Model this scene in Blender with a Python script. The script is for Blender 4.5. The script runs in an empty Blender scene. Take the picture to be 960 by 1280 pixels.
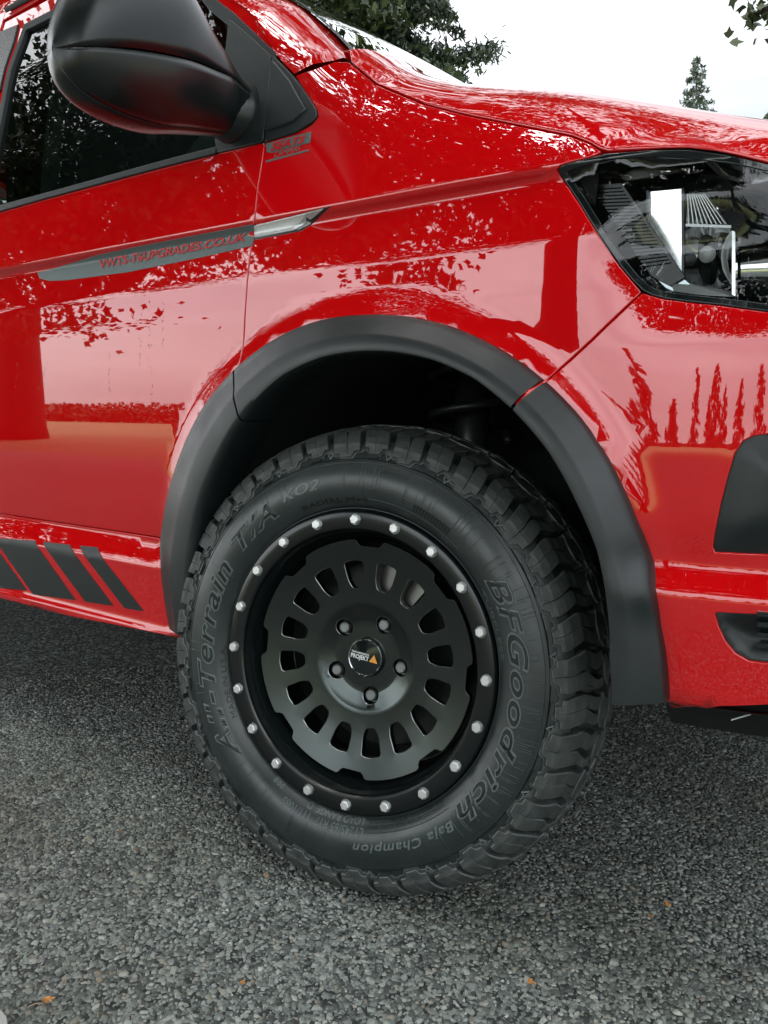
import bpy, math, random
import numpy as np
from mathutils import Vector, Matrix
from mathutils.geometry import delaunay_2d_cdt
random.seed(7)
rng = np.random.default_rng(7)
scene = bpy.context.scene
COL = scene.collection
R = math.radians

# ------------------------------------------------------------------ camera
F_PX, YAW, PITCH, ROLL = 1040.89, -0.64761, -0.11076, 0.01293
CAM = np.array([0.78212, -0.95838, 0.73296])
_d = np.array([math.sin(YAW)*math.cos(PITCH), math.cos(YAW)*math.cos(PITCH), math.sin(PITCH)])
_r = np.array([math.cos(YAW), -math.sin(YAW), 0.0]); _u = np.cross(_r, _d)
RI = _r*math.cos(ROLL)+_u*math.sin(ROLL); UP = -_r*math.sin(ROLL)+_u*math.cos(ROLL)
cd = bpy.data.cameras.new("camera"); cam = bpy.data.objects.new("camera", cd); COL.objects.link(cam)
cd.sensor_fit = 'HORIZONTAL'; cd.sensor_width = 36; cd.lens = F_PX/960*36
cd.clip_start = 0.02; cd.clip_end = 3000
m = Matrix.Identity(4)
for i in range(3):
    m[i][0] = RI[i]; m[i][1] = UP[i]; m[i][2] = -_d[i]; m[i][3] = CAM[i]
cam.matrix_world = m
scene.camera = cam

# ------------------------------------------------------------------ world (overcast daylight) and soft sun
SUN_EL, SUN_AZ = R(64), R(216)      # direction the light comes from: behind the camera, slightly left
w = bpy.data.worlds.new("World"); scene.world = w; w.use_nodes = True
nt = w.node_tree; N = nt.nodes; L = nt.links; N.clear()
out = N.new('ShaderNodeOutputWorld'); add = N.new('ShaderNodeAddShader')
sky = N.new('ShaderNodeTexSky'); sky.sky_type = 'NISHITA'; sky.sun_disc = False
sky.sun_elevation = SUN_EL; sky.sun_rotation = SUN_AZ
b1 = N.new('ShaderNodeBackground'); b1.inputs[1].default_value = 0.03
L.new(sky.outputs[0], b1.inputs[0])
tc = N.new('ShaderNodeTexCoord'); mp = N.new('ShaderNodeMapping'); mp.inputs['Scale'].default_value = (1.2, 1.2, 7.0)
L.new(tc.outputs['Generated'], mp.inputs[0])
no = N.new('ShaderNodeTexNoise'); no.inputs['Scale'].default_value = 1.6; no.inputs['Detail'].default_value = 5; no.inputs['Roughness'].default_value = .55
L.new(mp.outputs[0], no.inputs['Vector'])
cr = N.new('ShaderNodeValToRGB')
cr.color_ramp.elements[0].position = .30; cr.color_ramp.elements[0].color = (.62, .69, .72, 1)
cr.color_ramp.elements[1].position = .68; cr.color_ramp.elements[1].color = (1.0, 1.0, .99, 1)
L.new(no.outputs['Fac'], cr.inputs[0])
# the cloud layer is brighter overhead and towards the hidden sun than on the far side (overcast sky)
dt = N.new('ShaderNodeVectorMath'); dt.operation = 'DOT_PRODUCT'
dt.inputs[1].default_value = (math.sin(SUN_AZ)*math.cos(SUN_EL), math.cos(SUN_AZ)*math.cos(SUN_EL), math.sin(SUN_EL))
L.new(tc.outputs['Generated'], dt.inputs[0])
mr = N.new('ShaderNodeMapRange'); mr.interpolation_type = 'SMOOTHSTEP'
mr.inputs['From Min'].default_value = -.10; mr.inputs['From Max'].default_value = 1.0
mr.inputs['To Min'].default_value = .60; mr.inputs['To Max'].default_value = 2.8
L.new(dt.outputs['Value'], mr.inputs[0])
b2 = N.new('ShaderNodeBackground'); L.new(cr.outputs[0], b2.inputs[0]); L.new(mr.outputs[0], b2.inputs[1])
L.new(b1.outputs[0], add.inputs[0]); L.new(b2.outputs[0], add.inputs[1]); L.new(add.outputs[0], out.inputs[0])
sd = bpy.data.lights.new("sun", 'SUN'); sd.energy = 4.3; sd.angle = R(40); sd.color = (1, .97, .93)
so = bpy.data.objects.new("sun", sd); COL.objects.link(so)
sv = Vector((math.sin(SUN_AZ)*math.cos(SUN_EL), math.cos(SUN_AZ)*math.cos(SUN_EL), math.sin(SUN_EL)))
so.rotation_euler = sv.to_track_quat('Z', 'Y').to_euler(); so.location = sv*30
scene.view_settings.view_transform = 'Standard'; scene.view_settings.look = 'None'
scene.view_settings.exposure = 0.64; scene.view_settings.gamma = 1
scene.cycles.max_bounces = 8; scene.cycles.transparent_max_bounces = 16
scene.cycles.use_denoising = True

# ------------------------------------------------------------------ materials
def mat(name, col, rough=.5, metal=0., coat=0., coat_ior=1.5, coat_rough=.03, ior=1.5, nodes=None, spec=.5):
    m = bpy.data.materials.new(name); m.use_nodes = True
    b = m.node_tree.nodes['Principled BSDF']
    b.inputs['Base Color'].default_value = (*col, 1); b.inputs['Roughness'].default_value = rough
    b.inputs['Metallic'].default_value = metal; b.inputs['Coat Weight'].default_value = coat
    b.inputs['Coat IOR'].default_value = coat_ior; b.inputs['Coat Roughness'].default_value = coat_rough
    b.inputs['IOR'].default_value = ior; b.inputs['Specular IOR Level'].default_value = spec
    if nodes: nodes(m.node_tree, b)
    return m
def n_noise(nt, scale, detail=4, rough=.6, coord='Object', stretch=None):
    t = nt.nodes.new('ShaderNodeTexCoord'); n = nt.nodes.new('ShaderNodeTexNoise')
    n.inputs['Scale'].default_value = scale; n.inputs['Detail'].default_value = detail; n.inputs['Roughness'].default_value = rough
    if stretch:
        mp = nt.nodes.new('ShaderNodeMapping'); mp.inputs['Scale'].default_value = stretch
        nt.links.new(t.outputs[coord], mp.inputs[0]); nt.links.new(mp.outputs[0], n.inputs['Vector'])
    else: nt.links.new(t.outputs[coord], n.inputs['Vector'])
    return n
def n_ramp(nt, src, stops):
    r = nt.nodes.new('ShaderNodeValToRGB'); e = r.color_ramp.elements
    while len(e) < len(stops): e.new(.5)
    for k, (p, c) in enumerate(stops):
        e[k].position = p; e[k].color = (*c, 1) if len(c) == 3 else c
    nt.links.new(src, r.inputs[0]); return r
def n_bump(nt, b, src, strength=.3, dist=.001):
    bp = nt.nodes.new('ShaderNodeBump'); bp.inputs['Strength'].default_value = strength; bp.inputs['Distance'].default_value = dist
    nt.links.new(src, bp.inputs['Height']); nt.links.new(bp.outputs[0], b.inputs['Normal']); return bp
def rough_var(nt, b, scale, lo, hi, detail=4):
    n = n_noise(nt, scale, detail); mr = nt.nodes.new('ShaderNodeMapRange')
    mr.inputs['From Min'].default_value = .3; mr.inputs['From Max'].default_value = .7
    mr.inputs['To Min'].default_value = lo; mr.inputs['To Max'].default_value = hi
    nt.links.new(n.outputs['Fac'], mr.inputs[0]); nt.links.new(mr.outputs[0], b.inputs['Roughness']); return n

def paint_nodes(nt, b):
    n = n_noise(nt, 900, 2); n_bump(nt, b, n.outputs['Fac'], .03, .0004)
M = {}
M['paint'] = mat('red_paint', (.66, .0015, .004), .4, spec=.0, coat=1, coat_ior=1.88, coat_rough=.012, nodes=paint_nodes)
def plastic_nodes(nt, b):
    n = rough_var(nt, b, 14, .36, .48)
    f = n_noise(nt, 1400, 2); n_bump(nt, b, f.outputs['Fac'], .12, .0004)
    s = n_noise(nt, 9, 5); r = n_ramp(nt, s.outputs['Fac'], [(.35, (.005, .0095, .0100)), (.7, (.009, .0145, .0150))]); nt.links.new(r.outputs[0], b.inputs['Base Color'])
M['trim'] = mat('textured_black_plastic', (.03, .04, .04), .45, nodes=plastic_nodes, ior=1.6)
M['satin'] = mat('satin_black_plastic', (.005, .008, .008), .27, ior=1.55, nodes=lambda nt, b: n_bump(nt, b, n_noise(nt, 1500, 2).outputs['Fac'], .06, .0003))
M['gloss'] = mat('gloss_black', (.006, .010, .011), .08, coat=.6)
M['dark'] = mat('dark_void', (.004, .006, .006), .8)
M['seal'] = mat('rubber_seal', (.010, .015, .016), .5)
def tyre_nodes(nt, b):
    n = n_noise(nt, 7, 6); r = n_ramp(nt, n.outputs['Fac'], [(.35, (.015, .022, .022)), (.7, (.029, .038, .037))]); nt.links.new(r.outputs[0], b.inputs['Base Color'])
    f = n_noise(nt, 700, 3); n_bump(nt, b, f.outputs['Fac'], .16, .0006)
    rough_var(nt, b, 30, .29, .42)
M['tyre'] = mat('tyre_rubber', (.02, .028, .028), .5, nodes=tyre_nodes, ior=1.65)
def tread_nodes(nt, b):
    n = n_noise(nt, 45, 6); r = n_ramp(nt, n.outputs['Fac'], [(.35, (.032, .040, .038)), (.62, (.060, .068, .064)), (.8, (.13, .128, .112))]); nt.links.new(r.outputs[0], b.inputs['Base Color'])
    f = n_noise(nt, 420, 4); n_bump(nt, b, f.outputs['Fac'], .3, .0010)
    rough_var(nt, b, 60, .45, .7)
M['tread'] = mat('tread_rubber', (.03, .03, .03), .6, nodes=tread_nodes)
M['tread_edge'] = mat('rubber_edge_highlight', (.12, .13, .125), .5)  # lighter chamfer colour paints a highlight along the tread block edges
M['letter'] = mat('lettering_rubber', (.004, .007, .007), .42)
M['letter_edge'] = mat('lettering_rim_rubber', (.12, .145, .14), .36)
def wheel_nodes(nt, b):
    n = n_noise(nt, 300, 3); n_bump(nt, b, n.outputs['Fac'], .05, .0004)
M['disc'] = mat('satin_black_alloy', (.075, .086, .083), .20, metal=1, ior=1.6, nodes=wheel_nodes)
M['ring'] = mat('black_beadlock_ring', (.004, .006, .006), .20, metal=.1, ior=1.6, nodes=wheel_nodes)
M['barrel'] = mat('black_barrel', (.006, .009, .009), .22)
M['edge'] = mat('bright_metal_edge', (.34, .36, .36), .28, metal=.8)
M['bolt'] = mat('zinc_bolt', (.84, .85, .83), .28, metal=.6, nodes=lambda nt, b: n_bump(nt, b, n_noise(nt, 900, 2).outputs['Fac'], .15, .0004))
M['lug'] = mat('grey_lug', (.26, .28, .27), .38, metal=.85, nodes=lambda nt, b: n_bump(nt, b, n_noise(nt, 1500, 2).outputs['Fac'], .6, .001))
M['chrome'] = mat('chrome', (.85, .86, .86), .06, metal=1)
M['brake'] = mat('brushed_steel', (.24, .235, .22), .35, metal=.9, nodes=lambda nt, b: n_bump(nt, b, n_noise(nt, 60, 3, stretch=(1, 1, 14)).outputs['Fac'], .3, .001))
M['white'] = mat('white_print', (.82, .84, .84), .5)
M['orange'] = mat('orange_print', (.85, .36, .05), .5)
M['decal'] = mat('grey_decal_film', (.125, .165, .165), .38, coat=.15)
M['decal_red'] = mat('red_decal_print', (.62, .01, .015), .4)
M['stripe'] = mat('black_stripe_film', (.006, .011, .011), .45)
M['silver'] = mat('silver_plastic', (.55, .57, .57), .3, metal=.5)
M['interior'] = mat('interior_trim', (.012, .018, .017), .8)
M['belt'] = mat('grey_green_interior', (.10, .13, .115), .8)
M['quarter'] = mat('light_grey_trim', (.42, .44, .43), .6)
M['lens_white'] = mat('clear_indicator', (.72, .74, .73), .18, coat=.8, nodes=lambda nt, b: n_bump(nt, b, n_noise(nt, 260, 2).outputs['Fac'], .4, .001))
def glass_mat(name, tint, refl=1.45, rough=.0):
    m = bpy.data.materials.new(name); m.use_nodes = True; nt = m.node_tree; nt.nodes.clear()
    o = nt.nodes.new('ShaderNodeOutputMaterial'); mx = nt.nodes.new('ShaderNodeMixShader')
    g = nt.nodes.new('ShaderNodeBsdfGlossy'); g.inputs['Roughness'].default_value = rough
    t = nt.nodes.new('ShaderNodeBsdfTransparent'); t.inputs[0].default_value = (*tint, 1)
    f = nt.nodes.new('ShaderNodeFresnel'); f.inputs[0].default_value = refl
    nt.links.new(f.outputs[0], mx.inputs[0]); nt.links.new(t.outputs[0], mx.inputs[1]); nt.links.new(g.outputs[0], mx.inputs[2]); nt.links.new(mx.outputs[0], o.inputs[0])
    return m
M['glass'] = glass_mat('tinted_glass', (.20, .25, .24), 1.5)
M['windscreen'] = glass_mat('windscreen_glass', (.35, .42, .40), 1.55)
M['lens'] = glass_mat('headlight_lens', (.93, .95, .95), 1.62)

# ------------------------------------------------------------------ object helpers
def link(o, parent=None):
    COL.objects.link(o)
    if parent is not None: o.parent = parent
    return o
def tag(o, label=None, cat=None, group=None, kind=None):
    if label: o['label'] = label
    if cat: o['category'] = cat
    if group: o['group'] = group
    if kind: o['kind'] = kind
    return o
def empty(name, loc=(0, 0, 0)):
    o = bpy.data.objects.new(name, None); o.empty_display_size = .1; o.location = loc; return link(o)
def mesh(name, verts, faces, mat_, parent=None, smooth=True, normals=None, mats=None, midx=None):
    me = bpy.data.meshes.new(name)
    me.from_pydata([tuple(map(float, v)) for v in verts], [], [tuple(int(i) for i in f) for f in faces])
    for mm in (mats or [mat_]): me.materials.append(mm)
    if midx is not None: me.polygons.foreach_set('material_index', np.array(midx, dtype=np.int32))
    if smooth: me.polygons.foreach_set('use_smooth', [True]*len(me.polygons))
    me.update()
    if normals is not None: me.normals_split_custom_set_from_vertices([tuple(map(float, n)) for n in normals])
    o = bpy.data.objects.new(name, me); return link(o, parent)
def sharpen(o, ang=35):
    me = o.data
    try: me.set_sharp_from_angle(angle=R(ang))
    except Exception: pass
    return o
def loft(name, rings, mat_, parent=None, closed=False, cap=False, smooth=True, sharp=None, flip=False, mats=None, ring_mat=None):
    """rings: list of (n,3) arrays of equal n. closed: each ring is a loop"""
    rings = [np.asarray(r, float) for r in rings]; n = len(rings[0]); V = np.concatenate(rings); Fc = []; mi = []
    for i in range(len(rings)-1):
        for j in range(n if closed else n-1):
            a, b = i*n+j, i*n+(j+1) % n
            f = (a, b, b+n, a+n); Fc.append(f[::-1] if flip else f); mi.append(ring_mat[i] if ring_mat else 0)
    if cap:
        f0 = tuple(range(n))[::-1]; f1 = tuple(range((len(rings)-1)*n, len(rings)*n))
        Fc += [f0[::-1], f1[::-1]] if flip else [f0, f1]; mi += [mi[0], mi[-1]]
    o = mesh(name, V, Fc, mat_, parent, smooth, mats=mats, midx=mi if ring_mat else None)
    if sharp: sharpen(o, sharp)
    return o
def revolve(name, prof, mat_, parent=None, n=96, a0=0., a1=360., sharp=30, axis='y', flip=False):
    """prof: (r, w) with w the outward (-y) offset, in wheel coordinates (x forward, z up, -y outward)"""
    full = abs(a1-a0) >= 359.9
    A = np.radians(np.linspace(a0, a1, n, endpoint=not full))
    rings = [np.stack([r*np.cos(A), np.full(n, -w_), r*np.sin(A)], 1) for r, w_ in prof]
    return loft(name, rings, mat_, parent, closed=full, sharp=sharp, flip=flip)
def box(c, s):
    c = np.array(c, float); s = np.array(s, float)/2
    V = [c+s*np.array(q) for q in ((-1,-1,-1),(1,-1,-1),(1,1,-1),(-1,1,-1),(-1,-1,1),(1,-1,1),(1,1,1),(-1,1,1))]
    Fc = [(0,3,2,1),(4,5,6,7),(0,1,5,4),(1,2,6,5),(2,3,7,6),(3,0,4,7)]
    return V, Fc
def in_poly(P, poly):
    P = np.asarray(P); x, y = P[:, 0], P[:, 1]; ins = np.zeros(len(P), bool); n = len(poly)
    for i in range(n):
        x1, y1 = poly[i]; x2, y2 = poly[(i+1) % n]
        if y1 == y2: continue
        c = ((y1 > y) != (y2 > y)) & (x < (x2-x1)*(y-y1)/(y2-y1)+x1); ins ^= c
    return ins
def dist_poly(P, poly):
    P = np.asarray(P, float); D = np.full(len(P), 1e9); n = len(poly)
    for i in range(n):
        a = np.array(poly[i]); b = np.array(poly[(i+1) % n]); ab = b-a; l = ab@ab
        if l < 1e-14: continue
        t = np.clip(((P-a)@ab)/l, 0, 1); D = np.minimum(D, np.linalg.norm(P-(a+t[:, None]*ab), axis=1))
    return D
def area(p):
    p = np.asarray(p); x, y = p[:, 0], p[:, 1]; return .5*np.sum(x*np.roll(y, -1)-np.roll(x, -1)*y)
def ccw(p): p = np.asarray(p, float); return p if area(p) > 0 else p[::-1]
def densify(p, res):
    o = []
    n = len(p)
    for i in range(n):
        a, b = np.array(p[i]), np.array(p[(i+1) % n]); k = max(1, int(math.ceil(np.linalg.norm(b-a)/res)))
        for j in range(k): o.append(a+(b-a)*j/k)
    return np.array(o)
def inset_poly(p, d):
    """positive d shrinks a ccw polygon"""
    p = ccw(p); n = len(p); o = []
    for i in range(n):
        a, b, c = p[i-1], p[i], p[(i+1) % n]
        e1 = b-a; e2 = c-b; e1 /= np.linalg.norm(e1)+1e-12; e2 /= np.linalg.norm(e2)+1e-12
        n1 = np.array([-e1[1], e1[0]]); n2 = np.array([-e2[1], e2[0]]); q = n1+n2; l = np.linalg.norm(q)
        if l < 1e-6: o.append(b+n1*d); continue
        q /= l; o.append(b+q*d/max(.4, q@n1))
    return np.array(o)
def smooth_poly(pts, iters=1, closed=False):
    """Chaikin on an open path, ends kept"""
    p = np.asarray(pts, float)
    for _ in range(iters):
        q = [p[0]]
        for a, b in zip(p[:-1], p[1:]): q += [a*.75+b*.25, a*.25+b*.75]
        q.append(p[-1]); p = np.array(q)
    return p

# ------------------------------------------------------------------ the van's side surface: plan curve x height
_ss = np.linspace(-4.2, 1.9, 1221)
_ph = np.radians(np.interp(_ss, [.10, .25, .36, .46, .56, .66, .80, .95, 1.15, 1.45, 1.75], [0, .8, 2.5, 6, 13, 24, 44, 62, 76, 85, 90]))
_i0 = int(np.argmin(abs(_ss)))
_cx = np.cumsum(np.cos(_ph))*(_ss[1]-_ss[0]); _cy = np.cumsum(np.sin(_ph))*(_ss[1]-_ss[0])
_cx -= _cx[_i0]; _cy -= _cy[_i0]
YC = float(np.interp(1.75, _ss, _cy))           # the van's centre line
DOOR_Z = np.array([.20, .300, .316, .321, .338, .343, .458, .468, .505, .515, .56, .62, .70, .90, .955, .968, 1.030, 1.0415, 1.17, 1.30, 1.5, 1.75, 1.90, 2.02])
DOOR_I = np.array([.10, .045, .004, -.012, -.014, -.008, -.010, -.006, .011, .008, .004, .0014, .0, .0003, .002, .0038, .0125, -.002, .025, .058, .115, .20, .27, .40])
BUMP_Z = np.array([.20, .36, .392, .400, .408, .50, .533, .541, .563, .572, .62, .70, .80, .825, .838, .86, .90, 1.04, 1.3, 2.02])
BUMP_I = np.array([.20, .10, .035, .006, .002, -.004, -.005, -.003, .011, .012, .004, .000, .003, .0042, .0058, .0095, .0165, .050, .125, .4])
ZG_S = [-.2, 0, .1, .2, .3, .37, .45, .55, .7, .9, 1.2, 1.75]
ZG_Z = [1.33, 1.24, 1.17, 1.13, 1.09, 1.06, 1.05, 1.04, 1.02, .99, .97, .96]
def sst(a, b, x): t = np.clip((x-a)/(b-a), 0, 1); return t*t*(3-2*t)
def box5(z, Z, I, h=.0035):
    return sum(np.interp(z+k*h, Z, I) for k in (-1, -.5, 0, .5, 1))/5
ARCH_XZ = None
def inset(s, z):
    s = np.asarray(s, float); z = np.asarray(z, float)
    d = box5(z, DOOR_Z, DOOR_I); b = box5(z, BUMP_Z, BUMP_I)
    wb = sst(.34, .46, s)*(1-sst(.92, 1.0, z)*(1-sst(.5, .62, s)))
    wsk = sst(-.44, -.30, s)                         # the sill step ends at the arch
    d2 = np.where(z < .62, d*(1-wsk)+.004*wsk, d)
    I = d2*(1-wb)+b*wb
    zg = np.interp(s, ZG_S, ZG_Z); wv = np.clip(z-(zg-.09), 0, .16)
    I = I+1.5*wv*wv*sst(-.30, -.06, s)*(1-.5*sst(.4, .7, s))
    if ARCH_XZ is not None:                          # rolled wheel arch lip
        r = np.hypot(s, z-.365); th = np.arctan2(z-.365, s)
        ro = np.interp(th, ARCH_XZ[0], ARCH_XZ[1]); dd = np.clip(1-(r-ro)/.045, 0, 1)
        I = I-.009*dd*dd*sst(.44, .60, z)
    return I
def S(s, z, off=0.):
    s = np.asarray(s, float); z = np.asarray(z, float)
    I = inset(s, z)-off; ph = np.interp(s, _ss, _ph)
    return np.stack([np.interp(s, _ss, _cx)-np.sin(ph)*I, np.interp(s, _ss, _cy)+np.cos(ph)*I, z+0*s], -1)
def SN(s, z, e=.002):
    du = S(s+e, z)-S(s-e, z); dv = S(s, z+e)-S(s, z-e); n = np.cross(du, dv)
    return n/np.linalg.norm(n, axis=-1, keepdims=True)       # points outward (-y)
def ray(px, py): return _d+RI*(px-480)/F_PX-UP*(py-640)/F_PX
def Y_(px, py, y):
    v = ray(px, py); return CAM+v*((y-CAM[1])/v[1])
def H(px, py):
    """photograph pixel -> (s, z) on the side surface"""
    y = 0.
    for _ in range(40):
        P = Y_(px, py, y); s = P[0]
        for _k in range(12):
            ph = np.interp(s, _ss, _ph); x_ = np.interp(s, _ss, _cx)-math.sin(ph)*float(inset(s, P[2])); s += (P[0]-x_)*.8
        y += (float(S(s, P[2])[1])-y)*.7
    return (s, P[2])
def HP(*q): return [np.array(H(*p)) for p in q]
# bonnet shut line traced on the surface, refined because the surface depends on it
GAP_PX = [(437, 77), (470, 105), (530, 130), (585, 144), (640, 155), (680, 163), (715, 170), (738, 179), (755, 190)]
HLTOP_PX = [(755, 190), (810, 187), (860, 187), (910, 193), (959, 204)]
for _ in range(4):
    g = HP(*GAP_PX[:-1], *HLTOP_PX); g = sorted([tuple(q) for q in g])
    ZG_S = [-.3]+[q[0] for q in g]+[.7, .9, 1.2, 1.75]; ZG_Z = [g[0][1]+.15]+[q[1] for q in g]+[1.035, 1.00, .975, .96]
# wheel arch
ARCH_PX = [(212, 790), (203, 740), (198, 680), (205, 630), (222, 570), (250, 510), (295, 457), (350, 418), (400, 399), (450, 393), (510, 396), (560, 408), (610, 430), (650, 455), (680, 479), (720, 520), (760, 580), (790, 650), (812, 720), (822, 790), (828, 884)]
AO = []
for p_ in ARCH_PX:
    q_ = Y_(p_[0], p_[1], -.017+float(np.interp(H(*p_)[0], _ss, _cy))); AO.append((q_[0], q_[2]))
AOth = np.array([math.atan2(q[1]-.365, q[0]) for q in AO]); AOr = np.array([math.hypot(q[1]-.365, q[0]) for q in AO])
AOth[AOth < -1.5] += 2*math.pi
INN_PX = [(235, 790), (238, 690), (247, 640), (272, 575), (300, 525), (350, 473), (400, 449), (450, 441), (500, 443), (540, 452), (590, 475), (636, 513), (680, 565), (715, 630), (740, 690), (752, 760), (755, 830), (757, 885)]
_I = [Y_(p[0], p[1], -.048) for p in INN_PX]
AIth = np.array([math.atan2(q[2]-.365, q[0]) for q in _I]); AIr = np.array([math.hypot(q[2]-.365, q[0]) for q in _I]); AIth[AIth < -1.5] += 2*math.pi
def aro(t): return np.interp(t, AOth[::-1], AOr[::-1])
def ari(t): return np.interp(t, AIth[::-1], AIr[::-1])
ARCH_XZ = (AOth[::-1], AOr[::-1])
def arch_path(th0, th1, dr=-.008, n=60):
    t = np.linspace(th0, th1, n); r = aro(t)+dr; return [np.array([r_*math.cos(t_), .365+r_*math.sin(t_)]) for r_, t_ in zip(r, t)]

def panel(name, poly, mat_, parent, off=0., gap=.0023, holes=(), res=.018, fold=.012, edge=.0016, rows=(), smooth=True):
    poly = ccw(poly)
    if gap: poly = inset_poly(poly, gap)
    loops = [densify(poly, res)]+[densify(ccw(h), res)[::-1] for h in holes]
    lo = poly.min(0); hi = poly.max(0)
    gs = np.arange(lo[0], hi[0], res); gz = np.arange(lo[1], hi[1], res)
    if len(rows): gz = np.unique(np.concatenate([gz, [r_ for r_ in rows if lo[1] < r_ < hi[1]]]))
    G = np.array([(a, b) for b in gz for a in gs]) if len(gs) and len(gz) else np.zeros((0, 2))
    if len(G):
        k = in_poly(G, poly) & (dist_poly(G, poly) > res*.35)
        for h in holes: k &= ~in_poly(G, ccw(h)) & (dist_poly(G, h) > res*.35)
        G = G[k]
    P = [p for l in loops for p in l]; E = []; b = 0
    for l in loops:
        n = len(l); E += [(b+i, b+(i+1) % n) for i in range(n)]; b += n
    P += list(G)
    v, e, f, ov, oe, of_ = delaunay_2d_cdt([Vector(p) for p in P], E, [], 0, 1e-7)
    v = np.array([tuple(q) for q in v])
    f = [q for q in f if len(q) >= 3]
    c = np.array([v[list(q)].mean(0) for q in f]); k = in_poly(c, loops[0])
    for l in loops[1:]: k &= ~in_poly(c, l)
    f = [list(q) if area(v[list(q)]) > 0 else list(q)[::-1] for q, kk in zip(f, k) if kk]
    V3 = S(v[:, 0], v[:, 1], off); Nn = SN(v[:, 0], v[:, 1])
    V3 = list(V3); NN = list(Nn); faces = f
    # folded edge: boundary edges of the triangulation
    cnt = {}
    for q in f:
        for i in range(len(q)):
            a, bb = q[i], q[(i+1) % len(q)]; cnt[(a, bb)] = 1
    be = [(a, bb) for (a, bb) in cnt if (bb, a) not in cnt]
    nxt = dict(be); prv = {bb: a for a, bb in be}; ring = {}
    for a in nxt:
        p0, p1, p2 = V3[prv.get(a, a)], V3[a], V3[nxt[a]]
        t = p2-p0; l = np.linalg.norm(t); t = t/l if l > 1e-12 else np.array([1, 0, 0.])
        o_ = np.cross(t, NN[a]); o_ /= np.linalg.norm(o_)+1e-12
        i1 = len(V3); V3.append(p1+o_*edge*.75-NN[a]*edge*.35); NN.append((NN[a]+o_)/1.414)
        V3.append(p1+o_*edge-NN[a]*edge*1.3); NN.append(o_*.98-NN[a]*.0+NN[a]*.15)
        V3.append(p1+o_*edge-NN[a]*fold); NN.append(o_)
        ring[a] = i1
    faces = list(f)
    for a, bb in be:
        i, j = ring[a], ring[bb]
        faces += [(a, i, j, bb), (i, i+1, j+1, j), (i+1, i+2, j+2, j+1)]
    return mesh(name, V3, faces, mat_, parent, normals=NN)
ROWS = list(np.arange(1.016, 1.048, .002))+[.306, .316, .321, .325, .336, .341, .345, .455, .462, .468, .472, .501, .508, .515, .519, .525, .537, .546, .558, .566, .573, .580, .820, .828, .836, .844, .950, .957, .964, .970, ]

# ================================================================== THE VAN
van = empty('van', (0, 0.95, 0)); van_inv = Matrix.Translation((0, -.95, 0)); van.location = (0, 0, 0)
tag(van, 'bright red van with black arch trim and chunky tyre, parked on the asphalt', 'van')

# --- shared outline pieces in (s, z)
sail_front = HP((341, 69), (352, 80), (367, 96), (382, 116), (396, 138)); sail_tip = HP((397, 144), (394, 150)); sail_bot = HP((385, 158), (370, 166), (350, 172), (331, 178))
doorgap = HP((331, 178), (327, 205), (322, 235), (318, 275), (314, 310), (309, 350), (306, 395), (304, 430), (300, 450), (297, 462))
th_door = math.atan2(doorgap[-1][1]-.365, doorgap[-1][0])
bump_gap = HP((680, 479), (700, 461), (740, 425), (770, 396), (803, 365))
th_b = math.atan2(bump_gap[0][1]-.365, bump_gap[0][0])
hl_left = HP((803, 363), (790, 350), (775, 332), (760, 311), (745, 288), (728, 260), (712, 235), (701, 221), (697, 213), (701, 207), (712, 203), (735, 197))
hl_bot = HP((803, 363), (815, 369), (830, 373), (860, 377), (900, 381), (959, 389))
gap_l = HP(*GAP_PX)
hl_top = HP(*HLTOP_PX)
belt = HP((331, 178), (300, 184), (272, 191), (212, 206), (130, 228), (60, 247), (0, 264))
off_belt = [np.array([-1.25, belt[-1][1]+(belt[-1][1]-belt[-2][1])/(belt[-1][0]-belt[-2][0])*(-1.25-belt[-1][0])])]
Z_SK = .510
door = belt+off_belt+[np.array([-1.25, Z_SK])]+[np.array([-.46, Z_SK])]
a = arch_path(math.pi+.02, th_door); a = [p for p in a if p[1] > Z_SK+.002]
door = door[:-1]+[np.array([a[0][0], Z_SK])]+a+doorgap[::-1][:-1]
panel('front_door', door, M['paint'], van, rows=ROWS)
fend = doorgap+arch_path(th_door, th_b)+bump_gap+hl_left[1:]+gap_l[::-1]+HP((420, 76), (395, 85), (368, 94))+HP((382, 116), (396, 138), (397, 146), (391, 154))+sail_bot[:-1]
panel('front_wing', fend, M['paint'], van, rows=ROWS)
HLX = [np.array([.80, .915]), np.array([.80, 1.01])]
bump = bump_gap[::-1]
hb = hl_bot[1:]+[np.array([.80, .90])]
bump = hb[::-1]+bump+arch_path(th_b, math.radians(3.4))+HP((838, 886), (900, 884), (959, 882))+[np.array([1.74, .395]), np.array([1.74, .90])]
ins_up = HP((960, 541), (942, 543), (928, 550), (917, 566), (908, 595), (899, 630), (892, 665), (889, 684), (893, 692), (930, 694), (960, 695))
ins_up = ins_up[::1]; _x = ins_up[-1][0]+.09
ins_up = ins_up+[np.array([_x, ins_up[-1][1]]), np.array([_x, ins_up[0][1]])]
ins_lo = HP((960, 767), (896, 764), (892, 768), (897, 785), (905, 802), (918, 818), (936, 828), (960, 831)); _x = ins_lo[0][0]+.12
ins_lo = ins_lo+[np.array([_x, ins_lo[-1][1]-.004]), np.array([_x, ins_lo[0][1]])]
panel('front_bumper', bump, M['paint'], van, rows=ROWS, holes=[ins_up, ins_lo])
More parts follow.
